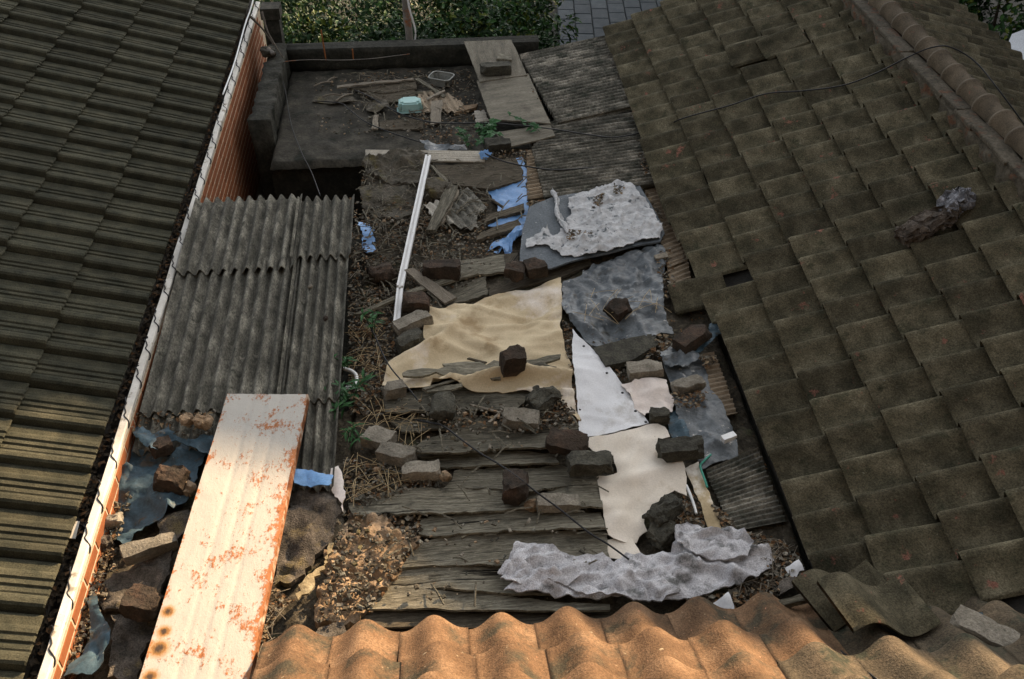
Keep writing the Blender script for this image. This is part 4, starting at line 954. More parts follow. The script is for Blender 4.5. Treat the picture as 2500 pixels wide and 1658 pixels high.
brick(758, 700, .215, (.035, .03, .025), 0, BRICK_G, 'small pale pebble high on the slate roof', cat='stone', name='stone', bevel=1.2, group='pebbles on the slate roof')
brick(795, 778, .205, (.035, .03, .025), 20, BRICK_R, 'small brown pebble near the right edge of the slate roof', cat='stone', name='stone', bevel=1.2, group='pebbles on the slate roof')

# ---- grey quilt at the bottom centre ----------------------------------------
QT = Q(8, (1200, 660), (1390, 682), (1590, 725), (1790, 742), (1870, 800), (1950, 745), (2050, 735), (2150, 730), (2260, 712), (2290, 640), (2260, 520)) + Q(9, (20, 495), (90, 520), (180, 548), (290, 552), (400, 590), (472, 640), (490, 705), (560, 698), (614, 762), (592, 830), (480, 905), (300, 975), (150, 1010), (0, 1035)) + Q(8, (2200, 1062), (2060, 1062), (1960, 1045), (1850, 1042), (1250, 1015), (1118, 985), (1210, 945), (1075, 865), (1150, 780))
_q2 = Folds(.0, 2.0, .012, .010, .14, 700, True, .2, 1.0, 12.0).make(-.65, .65, -.25, .25)
quilt_relief = Folds(.022, 2.6, .021, .017, .30, 240, False, .15, .8, 11.0, lambda u, v: .02 + _q2(u, v))
quilt = slab('quilt', QT, .075, .007, QUILT, 'crumpled light grey quilt lying along the clay tile eave', 'quilt', res=.0125, hf=quilt_relief, jag=.008, axis=0.05)
def qlayer(px, z, sd):
    o = slab('folded_layer', px, z, .008, QUILT, res=.0125, hf=Folds(.018, 4, .018, .013, .2, 420, False, .2, .9, sd), jag=.008, axis=0.05); adopt(o, quilt); return o
qlayer(Q(8, (1215, 668), (1390, 690), (1590, 735), (1640, 860), (1560, 930), (1380, 900), (1230, 930), (1095, 862), (1165, 785)), .125, 31.0)
qlayer(Q(9, (-60, 520), (30, 505), (180, 556), (290, 565), (465, 650), (430, 740), (250, 760), (60, 720), (-50, 640)), .135, 41.0)
qlayer(Q(8, (1560, 930), (1900, 960), (2200, 900), (2330, 960), (2200, 1040), (1960, 1030), (1700, 1020)), .120, 51.0)

# ---- rusty white metal panel ---------------------------------------------------
m = bpy.data.materials.new('rusty_white_enamel'); m.use_nodes = True
t = m.node_tree; N = t.nodes; Lk = t.links.new; bs = N['Principled BSDF']; bs.inputs['Roughness'].default_value = .55; bs.inputs['Specular IOR Level'].default_value = .3
tc = N.new('ShaderNodeTexCoord'); sx = N.new('ShaderNodeSeparateXYZ'); Lk(tc.outputs['Object'], sx.inputs[0])
def nz(sc, det, off, stretch=(1, 1, 1)):
    mp = N.new('ShaderNodeMapping'); mp.inputs['Location'].default_value = off; mp.inputs['Scale'].default_value = stretch; Lk(tc.outputs['Object'], mp.inputs[0])
    n = N.new('ShaderNodeTexNoise'); n.inputs['Scale'].default_value = sc; n.inputs['Detail'].default_value = det; n.inputs['Roughness'].default_value = .7; Lk(mp.outputs[0], n.inputs['Vector']); return n.outputs['Fac']
def mth(op, a, b=None):
    q = N.new('ShaderNodeMath'); q.operation = op
    for i, x in enumerate((a, b)):
        if x is None: continue
        if isinstance(x, (int, float)): q.inputs[i].default_value = x
        else: Lk(x, q.inputs[i])
    return q.outputs[0]
def rng(x, a, b):
    q = N.new('ShaderNodeMapRange'); q.inputs['From Min'].default_value = a; q.inputs['From Max'].default_value = b; Lk(x, q.inputs['Value']); return q.outputs[0]
big, fine, scr = nz(7, 4, (1, 2, 0)), nz(60, 7, (4, 1, 0), (.8, 1.2, 1)), nz(70, 5, (7, 3, 0), (.12, 1, 1))
side = rng(sx.outputs['Y'], .20, -.20)          # more rust towards the right-hand edge
edge = rng(mth('ABSOLUTE', sx.outputs['Y']), .185, .212)
val = mth('ADD', mth('ADD', mth('MULTIPLY', big, .9), mth('MULTIPLY', fine, .75)), mth('ADD', mth('MULTIPLY', side, .07), mth('MULTIPLY', edge, .16)))
rust = rng(val, .925, 1.02)
speck = mth('MULTIPLY', rng(nz(150, 3, (2, 5, 0)), .62, .67), rng(nz(3, 3, (8, 1, 0)), .36, .58))
scratch = mth('MAXIMUM', mth('MULTIPLY', rng(scr, .66, .72), rng(big, .38, .56)), mth('MULTIPLY', speck, 1.5))
dk = rng(mth('ADD', fine, mth('MULTIPLY', big, .6)), .92, 1.08)
mx1 = N.new('ShaderNodeMix'); mx1.data_type = 'RGBA'; mx1.inputs['A'].default_value = (.44, .415, .365, 1); mx1.inputs['B'].default_value = (.38, .14, .045, 1); Lk(mth('MAXIMUM', rust, mth('MULTIPLY', scratch, .5)), mx1.inputs['Factor'])
mx2 = N.new('ShaderNodeMix'); mx2.data_type = 'RGBA'; Lk(mx1.outputs['Result'], mx2.inputs['A']); mx2.inputs['B'].default_value = (.20, .075, .025, 1); Lk(mth('MULTIPLY', dk, rust), mx2.inputs['Factor'])
# four burnt blisters near the bottom left edge
cur = mx2.outputs['Result']
PX = [at(555, 962, .205), at(752, 962, .195), at(600, 1700, .175), at(326, 1700, .19)]
pc = sum(PX, Vector()) / 4
d0 = ((PX[3] + PX[2]) - (PX[0] + PX[1])).normalized(); pang = math.atan2(-d0.y, -d0.x)
def ploc(px, py):
    p = at(px, py, .19) - pc
    return (p.x * math.cos(pang) + p.y * math.sin(pang), -p.x * math.sin(pang) + p.y * math.cos(pang))
for (bx0, by0, br) in ((410, 1494, .03), (400, 1542, .03), (388, 1583, .042), (366, 1652, .035)):
    u0, v0 = ploc(bx0, by0)
    dx = mth('SUBTRACT', sx.outputs['X'], u0); dy = mth('SUBTRACT', sx.outputs['Y'], v0)
    d = mth('ADD', mth('SQRT', mth('ADD', mth('MULTIPLY', dx, dx), mth('MULTIPLY', dy, dy))), mth('MULTIPLY', mth('SUBTRACT', fine, .5), .03))
    for (r0, r1, colr) in ((br * 1.25, br * .6, (.42, .20, .05)), (br * .8, br * .25, (.06, .035, .018))):
        mxx = N.new('ShaderNodeMix'); mxx.data_type = 'RGBA'; Lk(rng(d, r0, r1), mxx.inputs['Factor']); Lk(cur, mxx.inputs['A']); mxx.inputs['B'].default_value = (*colr, 1); cur = mxx.outputs['Result']
Lk(cur, bs.inputs['Base Color'])
bp = N.new('ShaderNodeBump'); bp.inputs['Strength'].default_value = .5; bp.inputs['Distance'].default_value = .004; Lk(mth('ADD', mth('MULTIPLY', rust, .6), fine), bp.inputs['Height']); Lk(bp.outputs[0], bs.inputs['Normal'])
def panel_relief(u, v):
    return .003 * fr(u * 2.5, v * 5, 4) + sum(-.004 * math.exp(-((v - q) / .006) ** 2) for q in (.07, .0, -.07))
panel = slab('rusty_panel', None, 0, .004, m, 'long rusty white metal panel lying from the slate roof towards the foreground', 'metal sheet', res=.0125, hf=panel_relief, axis=pang, world_pts=PX)
e0, e1 = PX[1], PX[2]
dv = (e1 - e0); sv = Vector((-.004, 0, 0))
v = [e0 + Vector((0, 0, -.001)), e1 + Vector((0, 0, -.001)), e1 + Vector((.004, 0, -.04)), e0 + Vector((.004, 0, -.04)), e0 + Vector((-.008, 0, -.001)), e1 + Vector((-.008, 0, -.001)), e1 + Vector((-.006, 0, -.04)), e0 + Vector((-.006, 0, -.04))]
RUSTE = M('rusted_edge', [(.35, (.16, .055, .02)), (.5, (.30, .12, .045)), (.68, (.62, .55, .44))], 14, bump=.4)
mesh_obj('folded_edge', v, [(0, 1, 2, 3), (4, 7, 6, 5), (3, 2, 6, 7), (0, 4, 5, 1), (0, 3, 7, 4), (1, 5, 6, 2)], RUSTE, panel)

# ---- debris left of the panel -----------------------------------------------------
LT = Q(7, (800, 0), (830, -180), (900, -150), (1000, -90), (1100, -60), (1300, -60), (1440, -90), (1420, 0), (1350, 180), (1300, 330), (1200, 440), (1000, 560), (870, 680), (740, 600), (780, 400), (800, 200))
cloth(LT, .06, TARP_DB, 'crumpled dirty blue-grey tarp between the brick wall and the rusty panel', crumple(.09, 5.5, 41), name='tarp', cat='tarp', res=.018)
cloth(Q(4, (880, 1400), (960, 1385), (1060, 1440), (1160, 1385), (1180, 1430), (1230, 1460), (1300, 1450), (1400, 1440), (1460, 1440), (1440, 1568), (1300, 1500), (1180, 1480), (1060, 1568), (1040, 1540), (960, 1480)), .13, TARP_DB, 'torn dark blue tarp edge hanging under the slate sheet ends', crumple(.08, 8, 51), name='tarp', cat='tarp', res=.016)
cloth(Q(7, (1060, 440), (1290, 420), (1300, 520), (1200, 620), (1080, 560)), .07, FELT, 'folded brown cloth by the rusty panel edge', waves(.05, 5, 4), name='cloth', cat='cloth')
cloth(Q(7, (700, 960), (780, 860), (900, 790), (1060, 720), (1200, 660), (1170, 860), (1100, 1060), (1040, 1150), (860, 1100), (700, 1090), (670, 1020)), .06, FELT, 'dirty pinkish brown felt pad heaped left of the rusty panel', crumple(.10, 4, 61), name='felt_pad', cat='felt', thick=.02, res=.02, jag=.02)
cloth(Q(7, (760, 1140), (900, 1130), (1060, 1180), (1000, 1330), (930, 1568), (740, 1568), (760, 1350)), .05, FELT, 'lower grey felt pad at the bottom left beside the panel', crumple(.07, 5, 71), name='felt_pad', cat='felt', thick=.02, res=.02, jag=.02)
cloth(Q(7, (600, 1000), (640, 960), (680, 1080), (755, 1230), (750, 1340), (720, 1480), (640, 1568), (440, 1568), (470, 1470), (560, 1400), (620, 1200)), .10, TARP_DB, 'blue-grey cloth bunched in the bottom left corner', crumple(.11, 5, 81), name='tarp', cat='tarp', res=.018)
brick(418, 1168, .09, (.15, .11, .09), -14, BRICK_R, 'brown broken brick on the dirty blue tarp', rough=.012, chips=4, group='bricks left of the rusty panel')
brick(395, 1092, .10, (.10, .08, .06), 30, BRICK_R, 'small reddish brick under the torn tarp edge', rough=.008, group='bricks left of the rusty panel')
brick(462, 1195, .07, (.08, .06, .05), 40, SAND, 'tan stone chip beside the panel edge', rough=.012, cat='stone', name='stone', bevel=.7, group='bricks left of the rusty panel')
brick(366, 1338, .09, (.235, .07, .07), 24, BRICK_G, 'long tan cement bar below the dirty blue tarp', chips=1, cat='block', name='block', group='bricks left of the rusty panel')
brick(352, 1474, .10, (.15, .12, .09), -16, BRICK_R, 'dark red brick on the felt pads', rough=.008, chips=3, group='bricks left of the rusty panel')
brick(280, 1272, .08, (.085, .065, .05), 10, BRICK_G, 'pale stone chunk by the brick wall', rough=.012, cat='stone', name='stone', bevel=.6, group='bricks left of the rusty panel')
brick(255, 1325, .06, (.07, .06, .05), 50, FELT, 'brown stone chunk at the foot of the brick wall', rough=.012, cat='stone', name='stone', bevel=.7, group='bricks left of the rusty panel')
brick(458, 1025, .16, (.075, .06, .05), 20, SAND, 'left one of two stones on the lowest slate sheet', rough=.012, cat='stone', name='stone', bevel=.7, group='stones on the slate sheet ends')
brick(497, 1030, .16, (.08, .065, .05), -10, SAND, 'right one of two stones on the lowest slate sheet', rough=.014, cat='stone', name='stone', bevel=.7, group='stones on the slate sheet ends')
slab('metal_scrap', Q(7, (455, 492), (545, 488), (515, 608), (425, 600)), .16, .003, WHITE_COP, 'pale metal scrap stuck in the gutter beside the coping', 'scrap', res=.04)
# ---- debris right of the panel -------------------------------------------------------
cloth(Q(7, (2000, 120), (2280, 180), (2250, 250), (2100, 245), (2010, 220)), .14, TARP_B, 'small blue tarp scrap between slate roof and panel', crumple(.04, 9, 91), name='tarp', cat='tarp', res=.016)
cloth(Q(8, (-60, 140), (-10, 120), (20, 200), (40, 330), (20, 420), (-40, 300), (-70, 220)), .09, PINKV, 'pale curled vinyl scrap below the slate roof corner', crumple(.05, 7, 95), name='vinyl_scrap', cat='sheet', res=.016)
cloth(Q(7, (2010, 230), (2240, 240), (2324, 330), (2300, 480), (2260, 600), (2150, 720), (2080, 830), (1980, 900), (1860, 900), (1890, 640), (1960, 420)), .07, FELT, 'frayed grey-brown insulation felt right of the rusty panel', crumple(.09, 5, 101), name='felt_pad', cat='felt', thick=.03, res=.02, jag=.03)
cloth(Q(7, (2040, 930), (2110, 860), (2180, 800), (2250, 640), (2280, 640), (2240, 760), (2190, 850), (2110, 980), (2040, 1030), (2020, 990)), .11, FOAM, 'torn strip of yellowed foam along the frayed felt', crumple(.04, 8, 111), name='foam_strip', cat='foam', thick=.012, res=.018, jag=.03)
SM = Q(8, (-20, 470), (100, 440), (200, 470), (330, 480), (440, 560), (520, 570), (545, 650), (430, 780), (330, 900), (200, 1080), (120, 1180), (-150, 1200), (-180, 1060), (-100, 880), (-60, 700))
def rubble(u, v):
    d = noise.voronoi(Vector((u * 13, v * 13, 3)))[0]
    return .05 * fr(u * 5, v * 5, 3, 5, .5) + .04 * (.5 - d[0]) + .04 * max(0, .6 - (u * u + v * v) * 6)
slab('rubble_heap', SM, .045, .05, SAND, 'crumbling tan mortar heap between the panel and the planks', 'rubble', res=.015, hf=rubble, jag=.03, axis=0)
cloth(Q(8, (-230, 1300), (-150, 1190), (20, 1160), (60, 1240), (-40, 1330), (-120, 1568), (-230, 1568)), .10, FELT, 'brown sacking beside the left end of the clay tile eave', crumple(.08, 5, 121), name='sacking', cat='cloth', thick=.01, res=.02)

# ---- displaced pieces at the lower right ------------------------------------------------
board(Q(9, (610, 1035), (900, 960), (1140, 938), (1148, 962), (900, 1010), (680, 1065)), [.24, .26, .28, .28, .25, .23], WOOD, 'grey batten lying along the foot of the mossy roof', name='batten', cat='batten', jag=.003, thick=.03)
profB = [(.36 * i / 16, .045 * math.cos(2 * math.pi * (i / 16 - .22)) - .02 * i / 16) for i in range(17)]
bt = tile_mesh('roof_tile', profB, .26, .02, .0, .016, T_RIGHT, nr=.012)
def vframe(yaw, pit, roll): return Matrix.Rotation(rad(yaw), 3, 'Z') @ Matrix.Rotation(rad(pit), 3, 'Y') @ Matrix.Rotation(rad(roll), 3, 'X')
o = inst('roof_tile', bt, None, at(2300, 1512, .50), frame=vframe(98, 12, 4)); tag(o, 'loose wavy roof tile lifted off at the valley', 'roof tile')
o = inst('roof_tile', bt, None, at(2225, 1478, .36), frame=vframe(106, 6, 0)); tag(o, 'half-buried loose tile behind the lifted wavy tile', 'roof tile')
brick(2400, 1548, .42, (.23, .10, .085), -42, BRICK_G, 'grey brick wedged in the valley beside the lifted tile', group='things in the roof valley', rough=.004)
cloth(Q(9, (1820, 1160), (1900, 1125), (2030, 1130), (2060, 1190), (1960, 1180), (1850, 1190)), .42, TARP_DB, 'frayed blue plastic above the wedged brick', crumple(.05, 10, 131), name='plastic_scrap', cat='plastic', res=.016, jag=.03)
cloth(Q(9, (1950, 1300), (2060, 1400), (2260, 1360), (2230, 1420), (2120, 1440), (2050, 1410)), .46, TARP_DB, 'frayed blue plastic below the wedged brick', crumple(.05, 10, 141), name='plastic_scrap', cat='plastic', res=.016, jag=.03)
slab('vinyl_scrap', Q(9, (690, 800), (780, 765), (820, 830), (790, 830), (770, 860), (730, 850)), .10, .003, WHITEV, 'torn white scrap at the foot of the mossy roof', 'sheet', res=.02, hf=waves(.03, 6), jag=.004)
slab('vinyl_scrap', Q(9, (160, 1050), (280, 1000), (300, 985), (345, 1100), (230, 1100)), .13, .003, WHITEV, 'torn white scrap below the quilt', 'sheet', res=.02, hf=waves(.03, 6), jag=.01)
cloth(Q(9, (640, 940), (700, 870), (770, 880), (740, 950), (650, 1000)), .10, FELT, 'small brown rag between quilt and mossy roof', crumple(.06, 8, 151), name='rag', cat='rag', res=.018)
# rag bundle on the mossy roof
sR_ = Vector((cosR, 0, sinR))
rb = empty('rag_bundle', rroof(1.28, 4.46, .03)); tag(rb, 'matted brown and grey rag bundle lying on the mossy roof', 'rag')
me = lump('brown_end', (.36, .16, .10), RAGBR, .03, bevel=1.2, freq=14, cuts=11)
inst('brown_end', me, rb, rroof(1.24, 4.44, .07), frame=frR @ Matrix.Rotation(rad(12), 3, 'Z'))
me = lump('grey_end', (.20, .13, .10), RAGGY, .034, bevel=1.2, freq=18, cuts=11)
inst('grey_end', me, rb, rroof(1.44, 4.52, .08), frame=frR @ Matrix.Rotation(rad(30), 3, 'Z'))

# ---- cables -----------------------------------------------------------------------------
def rp(px, py, h):                                      # point on the right-hand roof plane
    d = ray(px, py); n = Vector((-sinR, 0, cosR)); p0 = rroof(0, 0, h)
    return EYE + d * ((p0 - EYE).dot(n) / d.dot(n))
c1 = [at(2520, 330, .80), at(2440, 222, .95), at(2380, 150, 1.0), at(2320, 115, 1.045), at(2275, 116, 1.04), rp(2220, 138, .12), rp(2140, 178, .08), rp(2060, 208, .07), rp(1960, 222, .065), rp(1870, 229, .065), rp(1780, 258, .065), rp(1670, 288, .065)] + \
     [at(p[0], p[1], z) for p, z in zip(Q(2, (2200, 870), (1900, 937), (1700, 920), (1450, 882), (1200, 855), (1000, 842), (700, 842), (560, 822), (400, 772), (200, 660), (100, 615)), (.14, .12, .10, .11, .10, .09, .0, -.06, -.08, -.08, -.08))]
tag(ropemesh('cable', c1, .0048, BLACK, sides=6), 'black cable looping over the ridge and down across the slate sheets', 'cable')
c2_ = [at(p[0], p[1], z) for p, z in zip(Q(2, (960, 1035), (1060, 1080), (1150, 1112), (1300, 1142), (1480, 1162), (1680, 1150), (1850, 1138), (1960, 1120)), (.09, .10, .09, .08, .085, .085, .09, .09))]
tag(ropemesh('cable', c2_, .005, BLACK, sides=6), 'thin black cable lying across the middle slate sheet', 'cable')
c3 = [at(p[0], p[1], z) for p, z in zip(Q(5, (190, 660), (240, 760), (330, 950), (480, 1130), (545, 1215)), (.08, .09, .10, .10, .08))]
tag(ropemesh('cable', c3, .0045, BLACK, sides=6), 'thin black wire crossing the lower left corner of the beige sheet', 'cable')
c4 = [at(p[0], p[1], z) for p, z in zip(Q(5, (520, 1330), (620, 1350), (710, 1375), (850, 1480), (975, 1568)) + Q(8, (1080, 95), (1210, 185), (1350, 295), (1500, 405), (1700, 565), (1830, 645), (1975, 750)), (.06, .10, .11, .12, .13, .13, .17, .16, .14, .13, .13, .12))]
tag(ropemesh('cable', c4, .0048, BLACK, sides=6), 'thin black wire running diagonally over the planks to the quilt', 'cable')
c5 = [at(p[0], p[1], z) for p, z in zip(Q(9, (800, 1160), (960, 1290), (1100, 1400), (1330, 1580)), (.25, .36, .45, .62))]
tag(ropemesh('cable', c5, .0045, BLACK, sides=6), 'thin black wire in the valley at the bottom right', 'cable')
c6 = [at(p[0], p[1], z) for p, z in zip(Q(1, (1905, 440), (1950, 620), (1990, 850), (2060, 1040), (2130, 1180), (2190, 1340)), (.02, -.05, -.1, -.1, -.12, .0))]
tag(ropemesh('cable', c6, .004, BLACK, sides=5), 'thin black wire dangling over the left edge of the concrete roof', 'cable')
c7 = [at(p[0], p[1], z) for p, z in zip(Q(2, (-170, 690), (0, 705), (60, 745), (170, 830), (330, 900), (480, 950), (560, 975)), (-.08,) * 7)]
tag(ropemesh('cable', c7, .0045, BLACK, sides=5), 'thin black wire lying across the concrete roof', 'cable')
# cable clipped to the coping in waves
pts = []
for k in range(31):
    y = 1.75 + k * .2647; w = random.uniform(-.03, .03)
    for (x, dy, z) in ((-1.642, 0, .217), (-1.638, .014, .216), (-1.641, .04, .216), (-1.628, .075, .213), (-1.631, .10, .213), (-1.614, .122, .210), (-1.602, .138, .202), (-1.601, .155, .190), (-1.606, .166, .186), (-1.63, .18, .184), (-1.645, .21, .184), (-1.650, .235, .186), (-1.656, .252, .205)):
        pts.append(Vector((x, y - dy + w, z)))
pts = sorted(pts, key=lambda p: p.y)
tag(ropemesh('cable', pts, .0036, BLACK, sides=5, sub=3), 'black cable zigzagging along the white coping of the brick wall', 'cable')
cw = [Vector((-1.655, 7.4, .228)), Vector((-1.645, 8.0, .228)), Vector((-1.655, 8.8, .24)), Vector((-1.63, 9.2, .29)), Vector((-1.60, 10.0, .45)), Vector((-1.55, 11.0, .75))]
tag(ropemesh('cable', cw, .007, WHITEP, sides=6), 'white cable rising from the far end of the coping', 'cable')
tag(ropemesh('hose', [at(p[0], p[1], .05) for p in Z6(780, 860, (335, 225), (440, 260), (505, 330), (490, 430), (440, 485), (360, 490))], .011, WHITEP, sides=7), 'short curved white hose poking out under the slate edge', 'hose')

# ================================================================ plants and litter
def leaves_mesh(name, items, mats, parent=None, loc=None):
    """items: (centre, direction, up, length, width, material index); each leaf a folded blade of 4 faces."""
    v, f, mi = [], [], []
    for (c, d, n, ln, w, k) in items:
        s = d.cross(n)
        if s.length < 1e-4: s = Vector((1, 0, 0))
        s.normalize(); n2 = s.cross(d).normalized(); q = len(v)
        v += [c - d * ln * .5, c - d * ln * .05 + s * w * .5 + n2 * w * .18, c - d * ln * .05 - s * w * .5 + n2 * w * .18, c + d * ln * .5 - n2 * ln * .12, c]
        f += [(q, q + 1, q + 4), (q, q + 4, q + 2), (q + 1, q + 3, q + 4), (q + 4, q + 3, q + 2)]; mi += [k] * 4
    o = mesh_obj(name, v, f, None, parent, False, mats=mats)
    o.data.polygons.foreach_set('material_index', mi); o.data.update()
    return o
def rv():
    while True:
        p = Vector((random.uniform(-1, 1), random.uniform(-1, 1), random.uniform(-1, 1)))
        if .01 < p.length < 1: return p
def shrub(name, base, blobs, n, size, label, cat, group=None, cols=(.55, .33, .12), trunk=.05):
    root = empty(name, base); tag(root, label, cat, group)
    v = []
    b = Vector(base)
    for (c, r) in blobs:
        c = Vector(c)
        mid = (b + c) / 2 + Vector((random.uniform(-.15, .15), random.uniform(-.15, .15), 0))
        ropemesh('trunk', [b + Vector((random.uniform(-.08, .08), random.uniform(-.08, .08), 0)), mid, c], lambda t: trunk * (1 - .75 * t), BARK, root, sides=6, sub=4)
    items = []
    vol = sum(r[0] * r[1] * r[2] for _, r in blobs)
    for (c, r) in blobs:
        c = Vector(c); m = int(n * r[0] * r[1] * r[2] / vol)
        cl = [rv() for _ in range(max(6, m // 45))]
        for _ in range(m):
            k = random.choice(cl); p = (k.normalized() * (k.length ** .35)) + rv() * .22
            pos = Vector((c.x + p.x * r[0], c.y + p.y * r[1], c.z + p.z * r[2]))
            d = (rv() + Vector((p.x, p.y, p.z * .4 - .15))).normalized(); nn = (rv() * .8 + Vector((0, 0, 1))).normalized()
            t = random.random(); mi = 0 if t < cols[0] else 1 if t < cols[0] + cols[1] else 2
            s = size * random.uniform(.7, 1.35)
            items.append((pos, d, nn, s, s * .48, mi))
    leaves_mesh('crown', items, [BUSH1, BUSH2, BUSH3], root)
    return root
G = -3.0
SG = 'shrubs behind the roofs'
shrub('shrub', (-1.3, 10.6, G), [((-1.25, 10.5, -1.25), (.65, .75, .85)), ((-.8, 10.1, -1.45), (.5, .55, .75)), ((-1.65, 10.2, -.95), (.35, .5, .6))], 8500, .085, 'yellow-green shrub at the top left behind the concrete roof', 'shrub', SG, cols=(.42, .34, .24))
shrub('shrub', (-.1, 11.4, G), [((-.25, 11.0, -1.55), (.8, .9, .85)), ((.0, 12.4, -1.5), (.9, .8, .9))], 9000, .085, 'dark green shrub around the thin post', 'shrub', SG, cols=(.7, .27, .03))
shrub('shrub', (1.0, 12.4, G), [((.75, 11.6, -1.55), (.7, .8, .85)), ((1.25, 12.5, -1.45), (.6, .7, .8)), ((.7, 13.0, -1.35), (.8, .7, .8))], 10000, .085, 'bright clipped shrub left of the paved alley', 'shrub', SG, cols=(.42, .42, .16))
shrub('shrub', (.3, 14.4, G), [((.4, 14.2, -1.8), (1.4, .8, 1.0)), ((-1.2, 13.6, -1.7), (.9, .9, 1.0))], 7500, .09, 'dark shrub mass furthest back beyond the post', 'shrub', SG, cols=(.55, .33, .12))
shrub('shrub', (-2.4, 12.6, G), [((-2.2, 12.2, -1.4), (.9, .9, 1.0))], 3800, .09, 'shadowy shrub at the far left beyond the tiled eave', 'shrub', SG, cols=(.6, .33, .07))
shrub('shrub', (.6, 10.2, G), [((.55, 9.9, -1.35), (.7, .5, .8)), ((-.35, 9.7, -1.45), (.7, .42, .8)), ((1.0, 10.6, -1.4), (.55, .6, .75))], 8500, .075, 'low dark shrub directly behind the back parapet', 'shrub', SG, cols=(.78, .2, .02))
shrub('tree', (7.6, 12.6, G), [((7.2, 12.0, -.9), (1.1, 1.4, 1.1)), ((6.6, 13.4, -.9), (1.1, 1.2, 1.1)), ((8.2, 11.6, -.8), (1.0, 1.2, 1.0))], 14000, .10, 'leafy tree in the top right corner beyond the ridge', 'tree', cols=(.5, .35, .15))
def undergrowth(name, x0, x1, y0, y1, z0, z1, n, label):
    items = []
    for _ in range(n):
        p = Vector((random.uniform(x0, x1), random.uniform(y0, y1), random.uniform(z0, z1))); d = rv().normalized()
        sz = random.uniform(.07, .13); items.append((p, d, (rv() * .7 + Vector((0, 0, 1))).normalized(), sz, sz * .5, random.choice((0, 0, 0, 1))))
    tag(leaves_mesh(name, items, [BUSH1, BUSH2, BUSH3]), label, 'undergrowth', kind='stuff')
undergrowth('undergrowth', -3.4, 1.9, 9.0, 17.5, -2.98, -2.4, 15000, 'dark leafy undergrowth covering the ground behind the roofs')
undergrowth('undergrowth', 5.2, 9.0, 9.0, 16.0, -2.98, -2.2, 9000, 'dark undergrowth below the tree beyond the ridge')
# white sheet on the ground beyond the right-hand house
slab('ground_tarp', [(2440, 150), (2470, 85), (2520, 70), (2560, 140), (2520, 210)], -.55, .01, TARP_W, 'white tarp showing at the right edge beyond the far roof slope', 'tarp', res=.12, hf=waves(.04, 1.2), axis=0)
o = box('low_shed', 5.6, 7.0, 7.2, 9.2, -3.0, -.62, RENDER); tag(o, 'low rendered shed under the white tarp at the right edge', 'shed')

# post with cable, rods, corner post
P_ = at(1006, 140, .0)
post = empty('thin_post', (-.22, 8.95, -3.0)); tag(post, 'thin flaking grey post behind the back parapet with white cable', 'post')
ropemesh('shaft', [(-.21, 8.95, -3.0), (-.21, 8.95, -1.0), (-.215, 8.95, .0), (-.225, 8.95, .22), (-.23, 8.96, .8), (-.23, 8.96, 2.4)], .036, POSTM, post, sides=10)
ropemesh('cable', [(-.205, 8.90, -.25), (-.175, 8.90, -.05), (-.155, 8.9, .08), (-.175, 8.9, .2), (-.20, 8.9, .33), (-.225, 8.91, .6)], .009, WHITEP, post, sides=6)
tag(ropemesh('cable', [at(1000, 132, .08), at(960, 137, .08), at(900, 144, .085), at(830, 147, .085), at(760, 146, .085), at(700, 150, .085), at(685, 158, .06)], .0035, POSTM, sides=5), 'pale cable lying along the top of the back parapet', 'cable')
tag(ropemesh('rod', [at(796, 148, .0), at(796, 148, .0) + Vector((-.01, .0, .28))], .007, RUSTM, sides=6), 'taller rusty orange rod sticking up behind the back parapet', 'rod')
tag(ropemesh('rod', [at(863, 146, .0), at(863, 146, .0) + Vector((0, .0, .1))], .006, RUSTM, sides=6), 'shorter rusty rod stub behind the back parapet', 'rod')
cp = empty('corner_post', (-1.42, 8.95, -3.0)); tag(cp, 'dark square post with grey cap at the far end of the brick wall', 'post')
box('shaft', -1.50, -1.36, 8.85, 8.99, -3.0, .26, CONC_D, cp); box('cap', -1.515, -1.345, 8.835, 9.005, .26, .36, CONC, cp)
brick(655, 125, .08, (.13, .11, .08), 20, CONC, 'rough stone on the far corner of the left parapet', cat='stone', name='stone', rough=.012, bevel=.7, group='stones on the parapet')
tag(ropemesh('pipe', [at(655, 120, .14), at(668, 132, .12)], .02, POSTM, sides=8), 'short pale pipe stub on the left parapet corner', 'pipe')
# bare branch at the far left corner
for k, (pts, lab) in enumerate(((((610, 40), (640, 70), (668, 110)), 'bare dark branch hanging over the far end of the brick wall'), (((640, 30), (655, 80), (690, 140)), 'second bare branch beside the corner post'))):
    tag(ropemesh('branch', [at(p[0], p[1], .35 - .08 * i) for i, p in enumerate(pts)], lambda t: .012 * (1 - .6 * t), BARK, sides=5), lab, 'branch')

# weeds
def weed(px, py, z, n, ln, w, label, spread=.12, up=.7, mats=None):
    b = at(px, py, z); root = empty('weed', b); tag(root, label, 'weed')
    items = []
    for s in range(max(3, n // 14)):
        tip = b + Vector((random.uniform(-1, 1) * spread, random.uniform(-1, 1) * spread, random.uniform(.5, 1) * up * .22))
        ropemesh('stem', [b + Vector((random.uniform(-.02, .02), random.uniform(-.02, .02), -.02)), (b + tip) / 2 + Vector((0, 0, .02)), tip], .0025, GREEN, root, sides=4, sub=3)
        for k in range(n // max(3, n // 14)):
            t = random.uniform(.25, 1); p = b.lerp(tip, t); a = random.uniform(0, 6.28)
            d = Vector((math.cos(a), math.sin(a), random.uniform(-.2, .6))).normalized(); l = ln * random.uniform(.6, 1.2)
            items.append((p + d * l * .5, d, Vector((random.uniform(-.3, .3), random.uniform(-.3, .3), 1)), l, w * random.uniform(.7, 1.2), 0))
    leaves_mesh('leaves', items, mats or [GREEN], root)
weed(856, 985, .05, 64, .085, .020, 'large green weed at the edge of the slate roof', .14)
